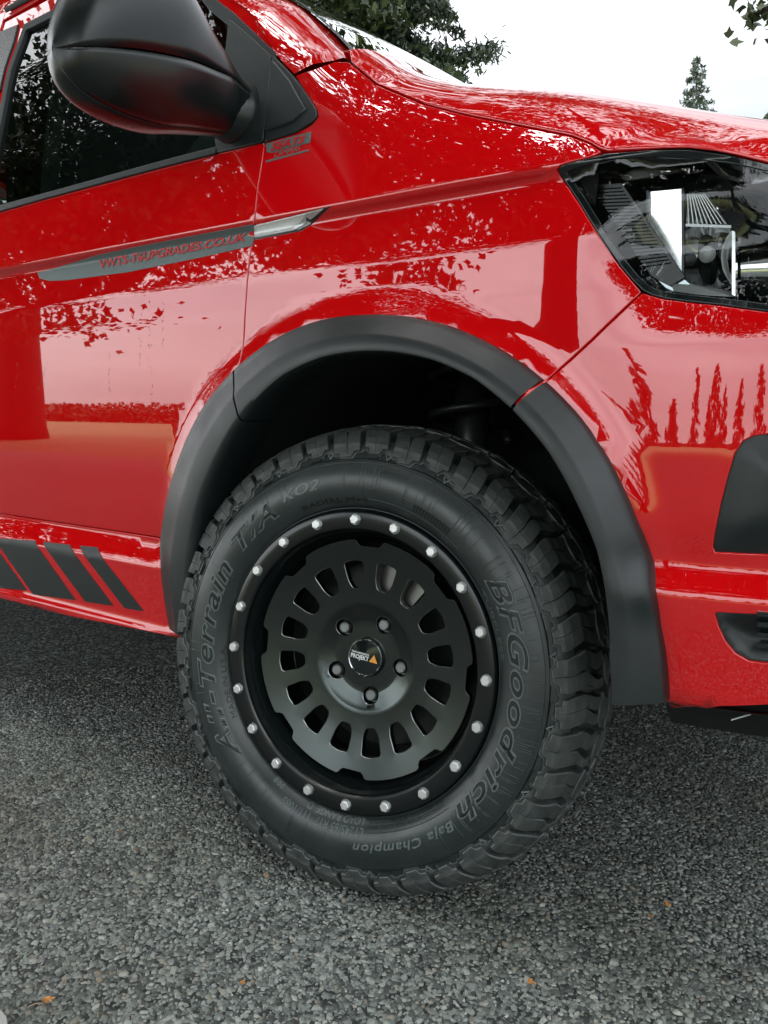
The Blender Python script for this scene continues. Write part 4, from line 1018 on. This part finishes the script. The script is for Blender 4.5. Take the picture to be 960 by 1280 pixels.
# brake seen through the windows
revolve('brake_disc', [(.150, -.11), (.150, -.102), (.149, -.101), (.07, -.101), (.069, -.085), (.03, -.082)], M['spring'], wheel, n=64)
cal = []
for r_ in (.095, .158):
    pass
A = np.radians(np.linspace(52, 92, 14))
loft('brake_caliper', [np.stack([r_*np.cos(A), np.full(14, y), r_*np.sin(A)], 1) for r_, y in ((.100, .10), (.100, .066), (.108, .060), (.150, .060), (.160, .068), (.160, .10))], M['brake'], wheel, sharp=30)
# other three wheels, simpler but the same shapes
tj_v, tj_f = [], []
for k in bproto:
    me = bproto[k].data; V = np.array([v.co[:] for v in me.vertices]); Fc = [tuple(p.vertices) for p in me.polygons]
    for i in range(20):
        a_ = R(PITCH_T*i); rot = np.stack([V[:, 0]*math.cos(a_)-V[:, 2]*math.sin(a_), V[:, 1], V[:, 0]*math.sin(a_)+V[:, 2]*math.cos(a_)], 1); b_ = len(tj_v); tj_v += list(rot); tj_f += [tuple(q+b_ for q in f) for f in Fc]
tj = None
wheel_parts = [o for o in COL.objects if o.parent == wheel and o.name.split('.')[0] in ('beadlock_ring', 'rim_barrel', 'rim_back', 'wheel_disc', 'centre_cap')]
for (x, y, stt, mir_) in ((-3.0, 0, 0, 1), (-3.0, 2*YC, 0, -1), (0, 2*YC, .17, -1)):
    mm = Matrix.Translation((x, y, .365)) @ Matrix.Rotation(stt, 4, 'Z') @ Matrix.Scale(mir_, 4, (0, 1, 0))
    t2 = tyre.copy(); COL.objects.link(t2); t2.parent = van; t2.matrix_basis = mm
    if tj is None: tj = mesh('tread_pattern', tj_v, tj_f, M['tread'], t2, smooth=False); tj['kind'] = 'stuff'
    else:
        c = tj.copy(); COL.objects.link(c); c.parent = t2
    c = fs.copy(); COL.objects.link(c); c.parent = t2
    w2 = bpy.data.objects.new('wheel', None); COL.objects.link(w2); w2.parent = van; w2.matrix_basis = mm
    for o in wheel_parts:
        c = o.copy(); COL.objects.link(c); c.parent = w2
# far side of the body: mirrored copies sharing mesh data
flipm = Matrix.Translation((0, 2*YC, 0)) @ Matrix.Scale(-1, 4, (0, 1, 0))
for o in list(COL.objects):
    if o.parent == van and o.type == 'MESH' and o.name.split('.')[0] in ('front_door', 'front_wing', 'front_bumper', 'side_skirt', 'rear_side_panel', 'rear_side_window', 'door_window_frame', 'window_seal', 'door_glass', 'mirror_sail', 'wing_sail', 'windscreen_pillar', 'inner_body', 'wheel_liner', 'inner_wing', 'door_arch_trim', 'wing_arch_trim', 'bumper_arch_trim', 'roof_rail_panel', 'bumper_insert'):
        c = o.copy(); COL.objects.link(c); c.parent = van; c.matrix_basis = flipm
# rear end and front grille, closed so that side views hold up
V, Fc = box((-3.93, YC, 1.18), (.06, 2*YC-.04, 1.4)); mesh('tailgate', V, Fc, M['paint'], van, smooth=False)
gsn = np.linspace(.82, 1.74, 30)
for za, zb_ in ((.915, .935), (.945, .962)):
    loft('grille_bar', [S(gsn, np.full(30, za), -.004), S(gsn, np.full(30, za), .004), S(gsn, np.full(30, zb_), .004), S(gsn, np.full(30, zb_), -.004)], M['gloss'], van, flip=False)
    loft('grille_bar', [S(gsn, np.full(30, q), -.01)*[1, -1, 1]+[0, 2*YC, 0] for q in (za, zb_)], M['gloss'], van, flip=True)

# ================================================================== GROUND
def ground_mat():
    m = bpy.data.materials.new('asphalt_binder'); m.use_nodes = True; nt = m.node_tree; b = nt.nodes['Principled BSDF']
    t = nt.nodes.new('ShaderNodeTexCoord'); v = nt.nodes.new('ShaderNodeTexVoronoi'); v.inputs['Scale'].default_value = 120
    nt.links.new(t.outputs['Object'], v.inputs['Vector'])
    sep = nt.nodes.new('ShaderNodeSeparateColor'); nt.links.new(v.outputs['Color'], sep.inputs[0])
    r = n_ramp(nt, sep.outputs[0], [(0, (.025, .030, .027)), (.35, (.07, .08, .073)), (.75, (.19, .21, .195)), (1, (.40, .43, .39))])
    n = n_noise(nt, 1.3, 6); mx = nt.nodes.new('ShaderNodeMixRGB'); mx.blend_type = 'MULTIPLY'; mx.inputs[0].default_value = .5
    r2 = n_ramp(nt, n.outputs['Fac'], [(.3, (.5, .5, .48)), (.7, (1, 1, 1))]); nt.links.new(r.outputs[0], mx.inputs[1]); nt.links.new(r2.outputs[0], mx.inputs[2]); nt.links.new(mx.outputs[0], b.inputs['Base Color'])
    b.inputs['Roughness'].default_value = .75
    n_bump(nt, b, v.outputs['Distance'], .8, -.004); return m
M['asphalt'] = ground_mat()
def field_mat():
    m = bpy.data.materials.new('field_grass'); m.use_nodes = True; nt = m.node_tree; b = nt.nodes['Principled BSDF']
    n = n_noise(nt, .05, 8); r = n_ramp(nt, n.outputs['Fac'], [(.3, (.09, .13, .04)), (.5, (.17, .19, .07)), (.7, (.24, .22, .09))]); nt.links.new(r.outputs[0], b.inputs['Base Color']); b.inputs['Roughness'].default_value = .9
    return m
M['field'] = field_mat()
gnd = mesh('ground', [(-1500, -1500, -.012), (1500, -1500, -.012), (1500, 1500, -.012), (-1500, 1500, -.012)], [(0, 1, 2, 3)], M['field'], smooth=False); tag(gnd, kind='structure')
road = mesh('road', [(-60, -5.6, 0), (60, -5.6, 0), (60, 9, 0), (-60, 9, 0)], [(0, 1, 2, 3)], M['asphalt'], smooth=False); tag(road, kind='structure')
def hills():
    xs = np.linspace(-900, 900, 120); V = []; Fc = []
    for sgn, dist in ((-1, 420),):
        b_ = len(V)
        for x in xs:
            h = 7+6*math.sin(x*.006+1)+3*math.sin(x*.019)+1.2*math.sin(x*.06)
            for d_, hh in ((0, -1), (30, h*.6), (80, h), (200, h*.8), (300, -1)): V.append((x, sgn*(dist+d_), hh))
        for i in range(len(xs)-1):
            for j in range(4): a_ = b_+i*5+j; Fc.append((a_, a_+1, a_+6, a_+5))
    o = mesh('hills', V, Fc, mat('wooded_hill', (.035, .055, .03), .9)); tag(o, kind='structure'); return o
hills()
# stone chips bedded in the surface, as real pieces near the camera
M['chips'] = None
def chip_mat():
    m = bpy.data.materials.new('stone_chips'); m.use_nodes = True; nt = m.node_tree; b = nt.nodes['Principled BSDF']
    g = nt.nodes.new('ShaderNodeNewGeometry')
    r = n_ramp(nt, g.outputs['Random Per Island'], [(0, (.08, .092, .083)), (.25, (.19, .212, .195)), (.6, (.33, .36, .33)), (.88, (.48, .505, .465)), (.95, (.31, .26, .19)), (1, (.66, .67, .62))])
    n = n_noise(nt, 500, 4); mx = nt.nodes.new('ShaderNodeMixRGB'); mx.blend_type = 'MULTIPLY'; mx.inputs[0].default_value = .6
    r2 = n_ramp(nt, n.outputs['Fac'], [(.35, (.45, .45, .44)), (.65, (1, 1, 1))]); nt.links.new(r.outputs[0], mx.inputs[1]); nt.links.new(r2.outputs[0], mx.inputs[2])
    n3 = n_noise(nt, 2.2, 5); mx2 = nt.nodes.new('ShaderNodeMixRGB'); mx2.blend_type = 'MULTIPLY'; mx2.inputs[0].default_value = .8
    r3 = n_ramp(nt, n3.outputs['Fac'], [(.36, (.60, .57, .50)), (.55, (1, 1, 1))]); nt.links.new(mx.outputs[0], mx2.inputs[1]); nt.links.new(r3.outputs[0], mx2.inputs[2])
    nt.links.new(mx2.outputs[0], b.inputs['Base Color']); b.inputs['Roughness'].default_value = .55
    n_bump(nt, b, n.outputs['Fac'], .4, .001); return m
def chips():
    pitch = .0063; xs = np.arange(-1.9, 1.5, pitch); ys = np.arange(-.75, 1.5, pitch); X, Yy = np.meshgrid(xs, ys); X = X.ravel(); Yy = Yy.ravel()
    X = X+rng.uniform(-.5, .5, len(X))*pitch; Yy = Yy+rng.uniform(-.5, .5, len(X))*pitch
    P = np.stack([X, Yy, 0*X], 1)-CAM; z = P@_d; px = 480+F_PX*(P@RI)/z; py = 640-F_PX*(P@UP)/z
    k = (z > .1) & (px > -420) & (px < 1380) & (py > 690) & (py < 1560) & (rng.uniform(0, 1, len(X)) < np.clip(np.minimum(px+420, 1380-px)/360, .0, 1)*np.clip((1560-py)/220, 0, 1))
    # thin out with distance: beyond 2.4 m the material takes over
    dist = np.linalg.norm(P, axis=1); k &= (dist < 2.6) & (rng.uniform(0, 1, len(X)) < np.clip((2.9-dist)/.9, .1, 1))
    X, Yy = X[k], Yy[k]; n = len(X); size = .0028*np.exp(rng.normal(0, .33, n)); size = np.clip(size, .0014, .0066)
    K = 6; th = np.linspace(0, 2*math.pi, K, endpoint=False)[None]+rng.uniform(-.48, .48, (n, K)); rad = size[:, None]*rng.uniform(.60, 1.40, (n, K))
    asp = rng.uniform(.55, 1.0, n); rot = rng.uniform(0, math.pi, n); tx = rng.normal(0, .22, n); ty = rng.normal(0, .22, n); hgt = size*rng.uniform(.22, .75, n)
    def ringv(scale, zf):
        x = rad*scale*np.cos(th); y = rad*scale*np.sin(th)*asp[:, None]; xr = x*np.cos(rot)[:, None]-y*np.sin(rot)[:, None]; yr = x*np.sin(rot)[:, None]+y*np.cos(rot)[:, None]
        zz = zf*hgt[:, None]+xr*tx[:, None]+yr*ty[:, None]
        return np.stack([xr+X[:, None], yr+Yy[:, None], zz], -1)
    r0 = ringv(1.1, -.6); r0[..., 2] = np.minimum(r0[..., 2], -.0004); r1 = ringv(1.0, .45); r2 = ringv(.68, 1.0)
    V = np.concatenate([r0, r1, r2], 1).reshape(-1, 3)                # 18 verts each
    base = (np.arange(n)*18)[:, None]; i = np.arange(K); j = (i+1) % K
    q = []
    for lvl in (0, 6): q.append(np.stack([i+lvl, j+lvl, j+lvl+6, i+lvl+6], 1))
    quads = np.concatenate(q)                                       # 12 quads
    top = np.array([[12, 13, 14, 15], [12, 15, 16, 17]])
    qf = np.concatenate([quads, top]); Q = (base[:, :, None]+qf[None]).reshape(-1, 4)
    me = bpy.data.meshes.new('asphalt_chips'); me.vertices.add(len(V)); me.vertices.foreach_set('co', V.astype(np.float32).ravel())
    me.loops.add(Q.size); me.loops.foreach_set('vertex_index', Q.astype(np.int32).ravel()); me.polygons.add(len(Q))
    me.polygons.foreach_set('loop_start', np.arange(0, Q.size, 4, dtype=np.int32)); me.polygons.foreach_set('loop_total', np.full(len(Q), 4, dtype=np.int32))
    me.update(calc_edges=True); me.materials.append(chip_mat())
    o = bpy.data.objects.new('asphalt_chips', me); link(o); tag(o, 'grey stone chips bedded in the worn asphalt round the tyre', 'gravel', kind='stuff'); print('chips', n)
chips()

# fallen leaves
def leaf_shape(size, lobes=5, curl=.3):
    pts = []
    for k in range(lobes*2+1):
        a_ = -math.pi*.5+.35+(2*math.pi-.7)*k/(lobes*2); r_ = size*(1 if k % 2 == 0 else .74)*random.uniform(.55, 1.1)
        if k == lobes: r_ *= 1.25
        pts.append((r_*math.cos(a_), r_*math.sin(a_)))
    V = [(0, 0, .002)]+[(x, y, .002+curl*size*abs(math.sin(3*i))*.5) for i, (x, y) in enumerate(pts)]
    return V, [(0, i, i+1) for i in range(1, len(pts))]
def hz(px, py, z=0.):
    v = ray(px, py); t = (z-CAM[2])/v[2]; return CAM+v*t
M['leaf_orange'] = mat('orange_leaf', (.62, .26, .05), .6, nodes=lambda nt, b: nt.links.new(n_ramp(nt, n_noise(nt, 160, 3).outputs['Fac'], [(.35, (.50, .17, .03)), (.65, (.74, .38, .12))]).outputs[0], b.inputs['Base Color']))
M['leaf_brown'] = mat('brown_leaf', (.30, .13, .05), .7)
LV = [((60, 1252), .0095, 'orange', 'orange fallen leaf with a pale stem lying on the asphalt near the bottom left corner'),
      ((150, 1041), .0055, 'brown', 'tiny rust coloured leaf scrap on asphalt left of the tyre, nearest the sill'),
      ((171, 1064), .0055, 'brown', 'tiny brown leaf scrap just below another one left of the tyre'),
      ((333, 1096), .0045, 'orange', 'tiny orange leaf scrap close below the left side of the tyre'),
      ((303, 1230), .0060, 'orange', 'small orange leaf bit on open asphalt below the tyre, lower middle left'),
      ((664, 1229), .0065, 'orange', 'small pale orange leaf on asphalt below the tyre near the bottom'),
      ((833, 1132), .0065, 'orange', 'bright orange leaf scrap lying alone on the asphalt right of the tyre'),
      ((813, 1147), .0060, 'orange', 'orange leaf scrap just below left of the bright one right of the tyre')]
for (p, sz, cc, lb) in LV:
    V, Fc = leaf_shape(sz); P = hz(*p, .004); o = mesh('fallen_leaf', V, Fc, M['leaf_'+cc], smooth=False); o.location = (P[0], P[1], .0045); o.rotation_euler = (random.uniform(-.2, .2), random.uniform(-.2, .2), random.uniform(0, 6))
    tag(o, lb, 'leaf', 'orange and brown leaves fallen on the asphalt')
    if sz > .009:
        a_, b_ = hz(36, 1258, .006), hz(54, 1254, .006); im = o.matrix_basis.inverted() if False else None
        o.rotation_euler = (0, 0, 1.2); mi_ = (Matrix.Translation(o.location) @ Matrix.Rotation(1.2, 4, 'Z')).inverted()
        tube('stem', [tuple(mi_ @ Vector(a_)), tuple(mi_ @ Vector((a_+b_)/2+[0, 0, .002])), tuple(mi_ @ Vector(b_))], .0007, mat('pale_stem', (.45, .30, .18), .6), o, 5)
# corner of a worn white painted mark at the bottom left
c4 = [hz(*q, .0) for q in ((-60, 1266), (2, 1268), (8, 1276), (12, 1300), (-60, 1300))]
rm = mesh('road_marking', [(p[0], p[1], .0052) for p in c4], [tuple(range(5))], mat('worn_white_paint', (.5, .5, .48), .7), smooth=False); tag(rm, kind='structure')

# ================================================================== TREES
def leaves_mesh(name, centres, size, mat_, parent, jitter=.35, narrow=False):
    n = len(centres); shape = np.array([(0, -.5), (.30, -.28), (.52, .05), (.22, .12), (0, .55), (-.22, .12), (-.52, .05), (-.30, -.28)])
    if narrow: shape = np.array([(-.09, -.5), (.09, -.5), (.16, 0), (.05, .5), (-.05, .5), (-.16, 0)])
    K = len(shape); sz = size*rng.uniform(1-jitter, 1+jitter, n)
    a = rng.normal(size=(n, 3)); a[:, 2] *= .6; a /= np.linalg.norm(a, axis=1)[:, None]; b = rng.normal(size=(n, 3)); b -= (b*a).sum(1)[:, None]*a; b /= np.linalg.norm(b, axis=1)[:, None]
    V = centres[:, None]+(a[:, None]*shape[None, :, :1]+b[:, None]*shape[None, :, 1:])*sz[:, None, None]
    V = V.reshape(-1, 3); me = bpy.data.meshes.new(name); me.vertices.add(len(V)); me.vertices.foreach_set('co', V.astype(np.float32).ravel())
    me.loops.add(n*K); me.loops.foreach_set('vertex_index', np.arange(n*K, dtype=np.int32)); me.polygons.add(n)
    me.polygons.foreach_set('loop_start', np.arange(0, n*K, K, dtype=np.int32)); me.polygons.foreach_set('loop_total', np.full(n, K, dtype=np.int32)); me.update(calc_edges=True)
    me.materials.append(mat_); o = bpy.data.objects.new(name, me); return link(o, parent)
def leaf_mat(name, c1, c2):
    def nd(nt, b):
        g = nt.nodes.new('ShaderNodeNewGeometry'); r = n_ramp(nt, g.outputs['Random Per Island'], [(0, c1), (1, c2)]); nt.links.new(r.outputs[0], b.inputs['Base Color'])
    return mat(name, c1, .6, nodes=nd)
M['leaf'] = leaf_mat('broad_leaves', (.025, .045, .015), (.07, .10, .03)); M['needle'] = leaf_mat('conifer_needles', (.045, .065, .050), (.11, .14, .11)); M['bark'] = mat('bark', (.05, .042, .034), .9)
def broad_tree(name, base, height, trunk_r, blobs, nleaf, leafsize, label, cat='tree', group=None, trunk_h=None):
    t = empty(name, base); tag(t, label, cat, group)
    th = trunk_h or height*.5
    tube('trunk', [(0, 0, -.1), (.05, .02, th*.35), (-.08, .05, th*.7), (0, 0, th), (.1, 0, height*.8)], [trunk_r*1.3, trunk_r, trunk_r*.85, trunk_r*.6, trunk_r*.15], M['bark'], t, 14)
    cen = []
    for (bx, by, bz, rx, rz) in blobs:
        tube('limb', [(0, 0, th*.75), (bx*.5, by*.5, (th*.75+bz)/2+.3), (bx, by, bz)], [trunk_r*.4, trunk_r*.25, .03], M['bark'], t, 8)
    wts = np.array([b[3]**2*b[4] for b in blobs]); wts = wts/wts.sum()
    for b, w_ in zip(blobs, wts):
        n = int(nleaf*w_); nc = max(6, n//150)
        # twigs: clusters spread through the volume, denser near the shell
        d = rng.normal(size=(nc, 3)); d /= np.linalg.norm(d, axis=1)[:, None]; rr_ = rng.uniform(.45, 1.0, nc)**.6
        cc = np.array(b[:3])+d*rr_[:, None]*np.array([b[3], b[3], b[4]])
        k = n//nc; pts = cc[:, None]+rng.normal(size=(nc, k, 3))*np.array([.46, .46, .24])*rng.uniform(.6, 1.3, (nc, 1, 1))
        # drooping twig tips
        cen.append(pts.reshape(-1, 3))
    leaves_mesh('crown', np.concatenate(cen), leafsize, M['leaf'], t); return t
# two big trees behind the camera: their boughs are what the paint reflects
broad_tree('broadleaf_tree', (-14.8, -7.8, 0), 14, .40, [(0, 0, 10, 5.0, 3.2), (4.5, .6, 7.4, 3.6, 2.2), (1.9, 0, 2.75, 1.1, .6), (.6, .2, 3.3, 1.2, .8), (6.5, 2.8, 9.5, 3.0, 1.6), (3.6, 3.0, 10.6, 3.0, 1.6), (8.4, 3.6, 8.6, 2.5, 1.2), (-3, 1, 6.5, 3.5, 2.2), (2.0, 1.8, 7.0, 3.2, 1.8), (1.4, 0, 5.0, 1.8, 1.5), (8.2, .5, 7.2, 2.8, 1.9)], 84000, .14, 'tall broadleaf tree with low hanging boughs behind the camera, mirrored in the red door', trunk_h=6)
broad_tree('broadleaf_tree', (-3.0, -8.6, 0), 13, .48, [(0, 0, 9, 4.6, 2.8), (1.5, .9, 6.6, 3.2, 1.9), (-2.6, 1.0, 6.2, 2.6, 1.7), (-1.9, 1.4, 3.9, 1.2, 1.0), (3.8, .3, 5.8, 2.8, 1.9), (6.4, 0, 6.4, 2.8, 2.2)], 60000, .14, 'broadleaf tree straight behind the camera, mirrored in the red wing', trunk_h=6)

broad_tree('broadleaf_tree', (3.6, -7.6, 0), 11, .3, [(-2, 4, 7.8, 2.5, .8), (-5, 4.5, 8.0, 2.5, .8), (-8.4, 4, 8.2, 2.5, .8), (.4, 6.2, 8.0, 2.3, .8), (-3.5, 7.5, 8.2, 2.6, .8), (-7, 8, 8.0, 2.6, .8), (-1, 10, 8.4, 2.4, .8), (-5.2, 11.2, 8.4, 2.6, .8), (-9.5, 10.5, 8.6, 2.6, .8), (0, 0, 9, 3.2, 2)], 56000, .14, 'wide broadleaf tree whose high boughs arch over the van, mirrored in the bonnet', trunk_h=6.5)
def conifer(base, height, width, nb, label, seed, density=26, needle=.16, group='conifers beyond the van', low=.12):
    r_ = np.random.default_rng(seed); t = empty('conifer_tree', base); tag(t, label, 'tree', group)
    tube('trunk', [(0, 0, -.1), (.03, 0, height*.5), (0, .02, height*.97)], [height*.022, height*.013, .01], M['bark'], t, 10)
    C_ = []; brv = []
    for k in range(nb):
        u = (k+r_.uniform(0, 1))/nb; z = height*(low+(1-low)*u); ln = width*(1-u)**.8*r_.uniform(.55, 1.15)+.12; a_ = r_.uniform(0, 2*math.pi)
        dirv = np.array([math.cos(a_), math.sin(a_), 0]); m_ = int(density*ln)+6
        s_ = r_.uniform(.08, 1, m_)**.8; up_ = .10*ln*np.sin(s_*3)-.22*ln*s_**1.5+.35*u*ln*s_
        side = np.array([-dirv[1], dirv[0], 0]); lat = r_.normal(0, .16, m_)*ln*(1.15-s_)
        C_.append(np.array([0, 0, z])+dirv*(s_*ln)[:, None]+side*lat[:, None]+np.array([0, 0, 1])*(up_+r_.normal(0, .05, m_)-abs(lat)*.3)[:, None])
    leaves_mesh('crown', np.concatenate(C_), needle, M['needle'], t, jitter=.5, narrow=True); return t
def far(px, dist):     # ground position seen in direction px at a horizontal distance
    v = ray(px, 520); h = np.array([v[0], v[1]]); h /= np.linalg.norm(h); return (CAM[0]+h[0]*dist, CAM[1]+h[1]*dist, 0.)
def tall(px, py, dist): v = ray(px, py); return CAM[2]+dist*v[2]/math.hypot(v[0], v[1])
conifer(far(849, 34), tall(851, 76, 34), 2.7, 260, 'slim pointed conifer standing alone above the bonnet against white sky', 3, 90, .13)
conifer(far(939, 55), tall(939, 142, 55), 3.2, 200, 'conifer showing only its tip above the bonnet near the right edge', 5, 110, .26)
conifer(far(470, 17), 15.0, 2.1, 330, 'big dark conifer rising behind the windscreen pillar', 8, 230, .12, low=.25)
conifer(far(395, 20), 14.0, 3.6, 130, 'big conifer at left behind the windscreen, beside the widest one', 9, 260, .14, low=.25)
# spreading conifer bough
def bough(px_pts, dist, name, label, leafm, size, n, thick, cat='branch', group=None):
    pts = []
    for (px, py), dd in zip(px_pts, np.linspace(0, .5, len(px_pts))):
        v = ray(px, py); v = v/np.linalg.norm(v[:2]); pts.append(CAM+v*(dist+dd))
    pts = np.array(pts); t = tube(name, pts, list(np.linspace(.05, .008, len(pts))), M['bark'], None, 7)
    tag(t, label, cat, group)
    l = resamp(pts, 60) if len(pts) > 2 else pts; c = l[rng.integers(0, len(l), n)]+rng.normal(size=(n, 3))*thick
    leaves_mesh('foliage', c, size, leafm, t, narrow=(leafm is M['needle'])); return t
cf = bough([(500, 40), (530, 66), (560, 74), (590, 72), (618, 60)], 17, 'conifer_bough', 'long conifer bough reaching right from the tree over the bonnet edge', M['needle'], .12, 1700, np.array([.13, .13, .10]))
bough([(1010, -30), (985, -5), (955, 12), (938, 22)], 6, 'leafy_twig', 'leafy twig hanging into the top right corner of the sky', M['leaf'], .075, 130, np.array([.09, .09, .075]))
for k, (x, y, lb) in enumerate([(-11.5, 9.5, 'tall broadleaf tree beyond the van, nearest to it, mirrored in the bonnet'), (-11, 3.5, 'tall broadleaf tree beyond the rear of the van at the road side'), (-17, 14, 'tall broadleaf tree beyond the van, second row back')]):
    broad_tree('broadleaf_tree', (x, y, 0), 15, .3, [(0, 0, 10.5, 4.2, 4.0), (1.5, -1.5, 7.5, 3.2, 2.4), (-2, 1, 6.5, 3.0, 2.2), (2.2, 1, 5.2, 2.4, 2)]+([(6.8, -2, 10.2, 2.6, 1.3), (9.2, -3, 10.4, 2.4, 1.2), (4.8, -3.8, 9.8, 2.6, 1.4)] if k == 0 else []), 46000 if k == 0 else 34000, .14, lb, group='broadleaf trees beyond the van', trunk_h=7)
for k in range(20):
    a_ = R(-9+2.7*k+1.2*math.sin(k*5)); dd = 44+6*math.sin(k*2.3)
    conifer((math.sin(a_)*dd, -math.cos(a_)*dd, 0), 3.6+4.2*math.sin(k*1.7)**2, 1.5, 46, 'spiky young conifer in the row across the field behind the camera, mirrored in the bumper', 40+k, 24, .45, group='row of young conifers across the field', low=.04)
# hedge line across the field behind the camera
for k, (x, y, sx) in enumerate([(-95, -72, 26), (-48, -68, 22), (-10, -66, 20), (30, -68, 24)]):
    h = empty('hedge', (x, y, 0)); tag(h, ['long dark hedge at the far edge of the field, furthest left', 'dark hedge across the field, second from the left', 'dark hedge across the field straight behind the camera', 'dark hedge across the field, furthest right'][k], 'hedge', 'hedges across the field')
    c = np.stack([rng.uniform(-sx, sx, 4500), rng.uniform(-1.4, 1.4, 4500), rng.uniform(0, 2.3, 4500)+.5*np.sin(rng.uniform(-sx, sx, 4500))], 1); leaves_mesh('foliage', c, .55, M['leaf'], h)
print('objects', len(COL.objects), 'tris', sum(len(o.data.polygons) for o in COL.objects if o.type == 'MESH'))
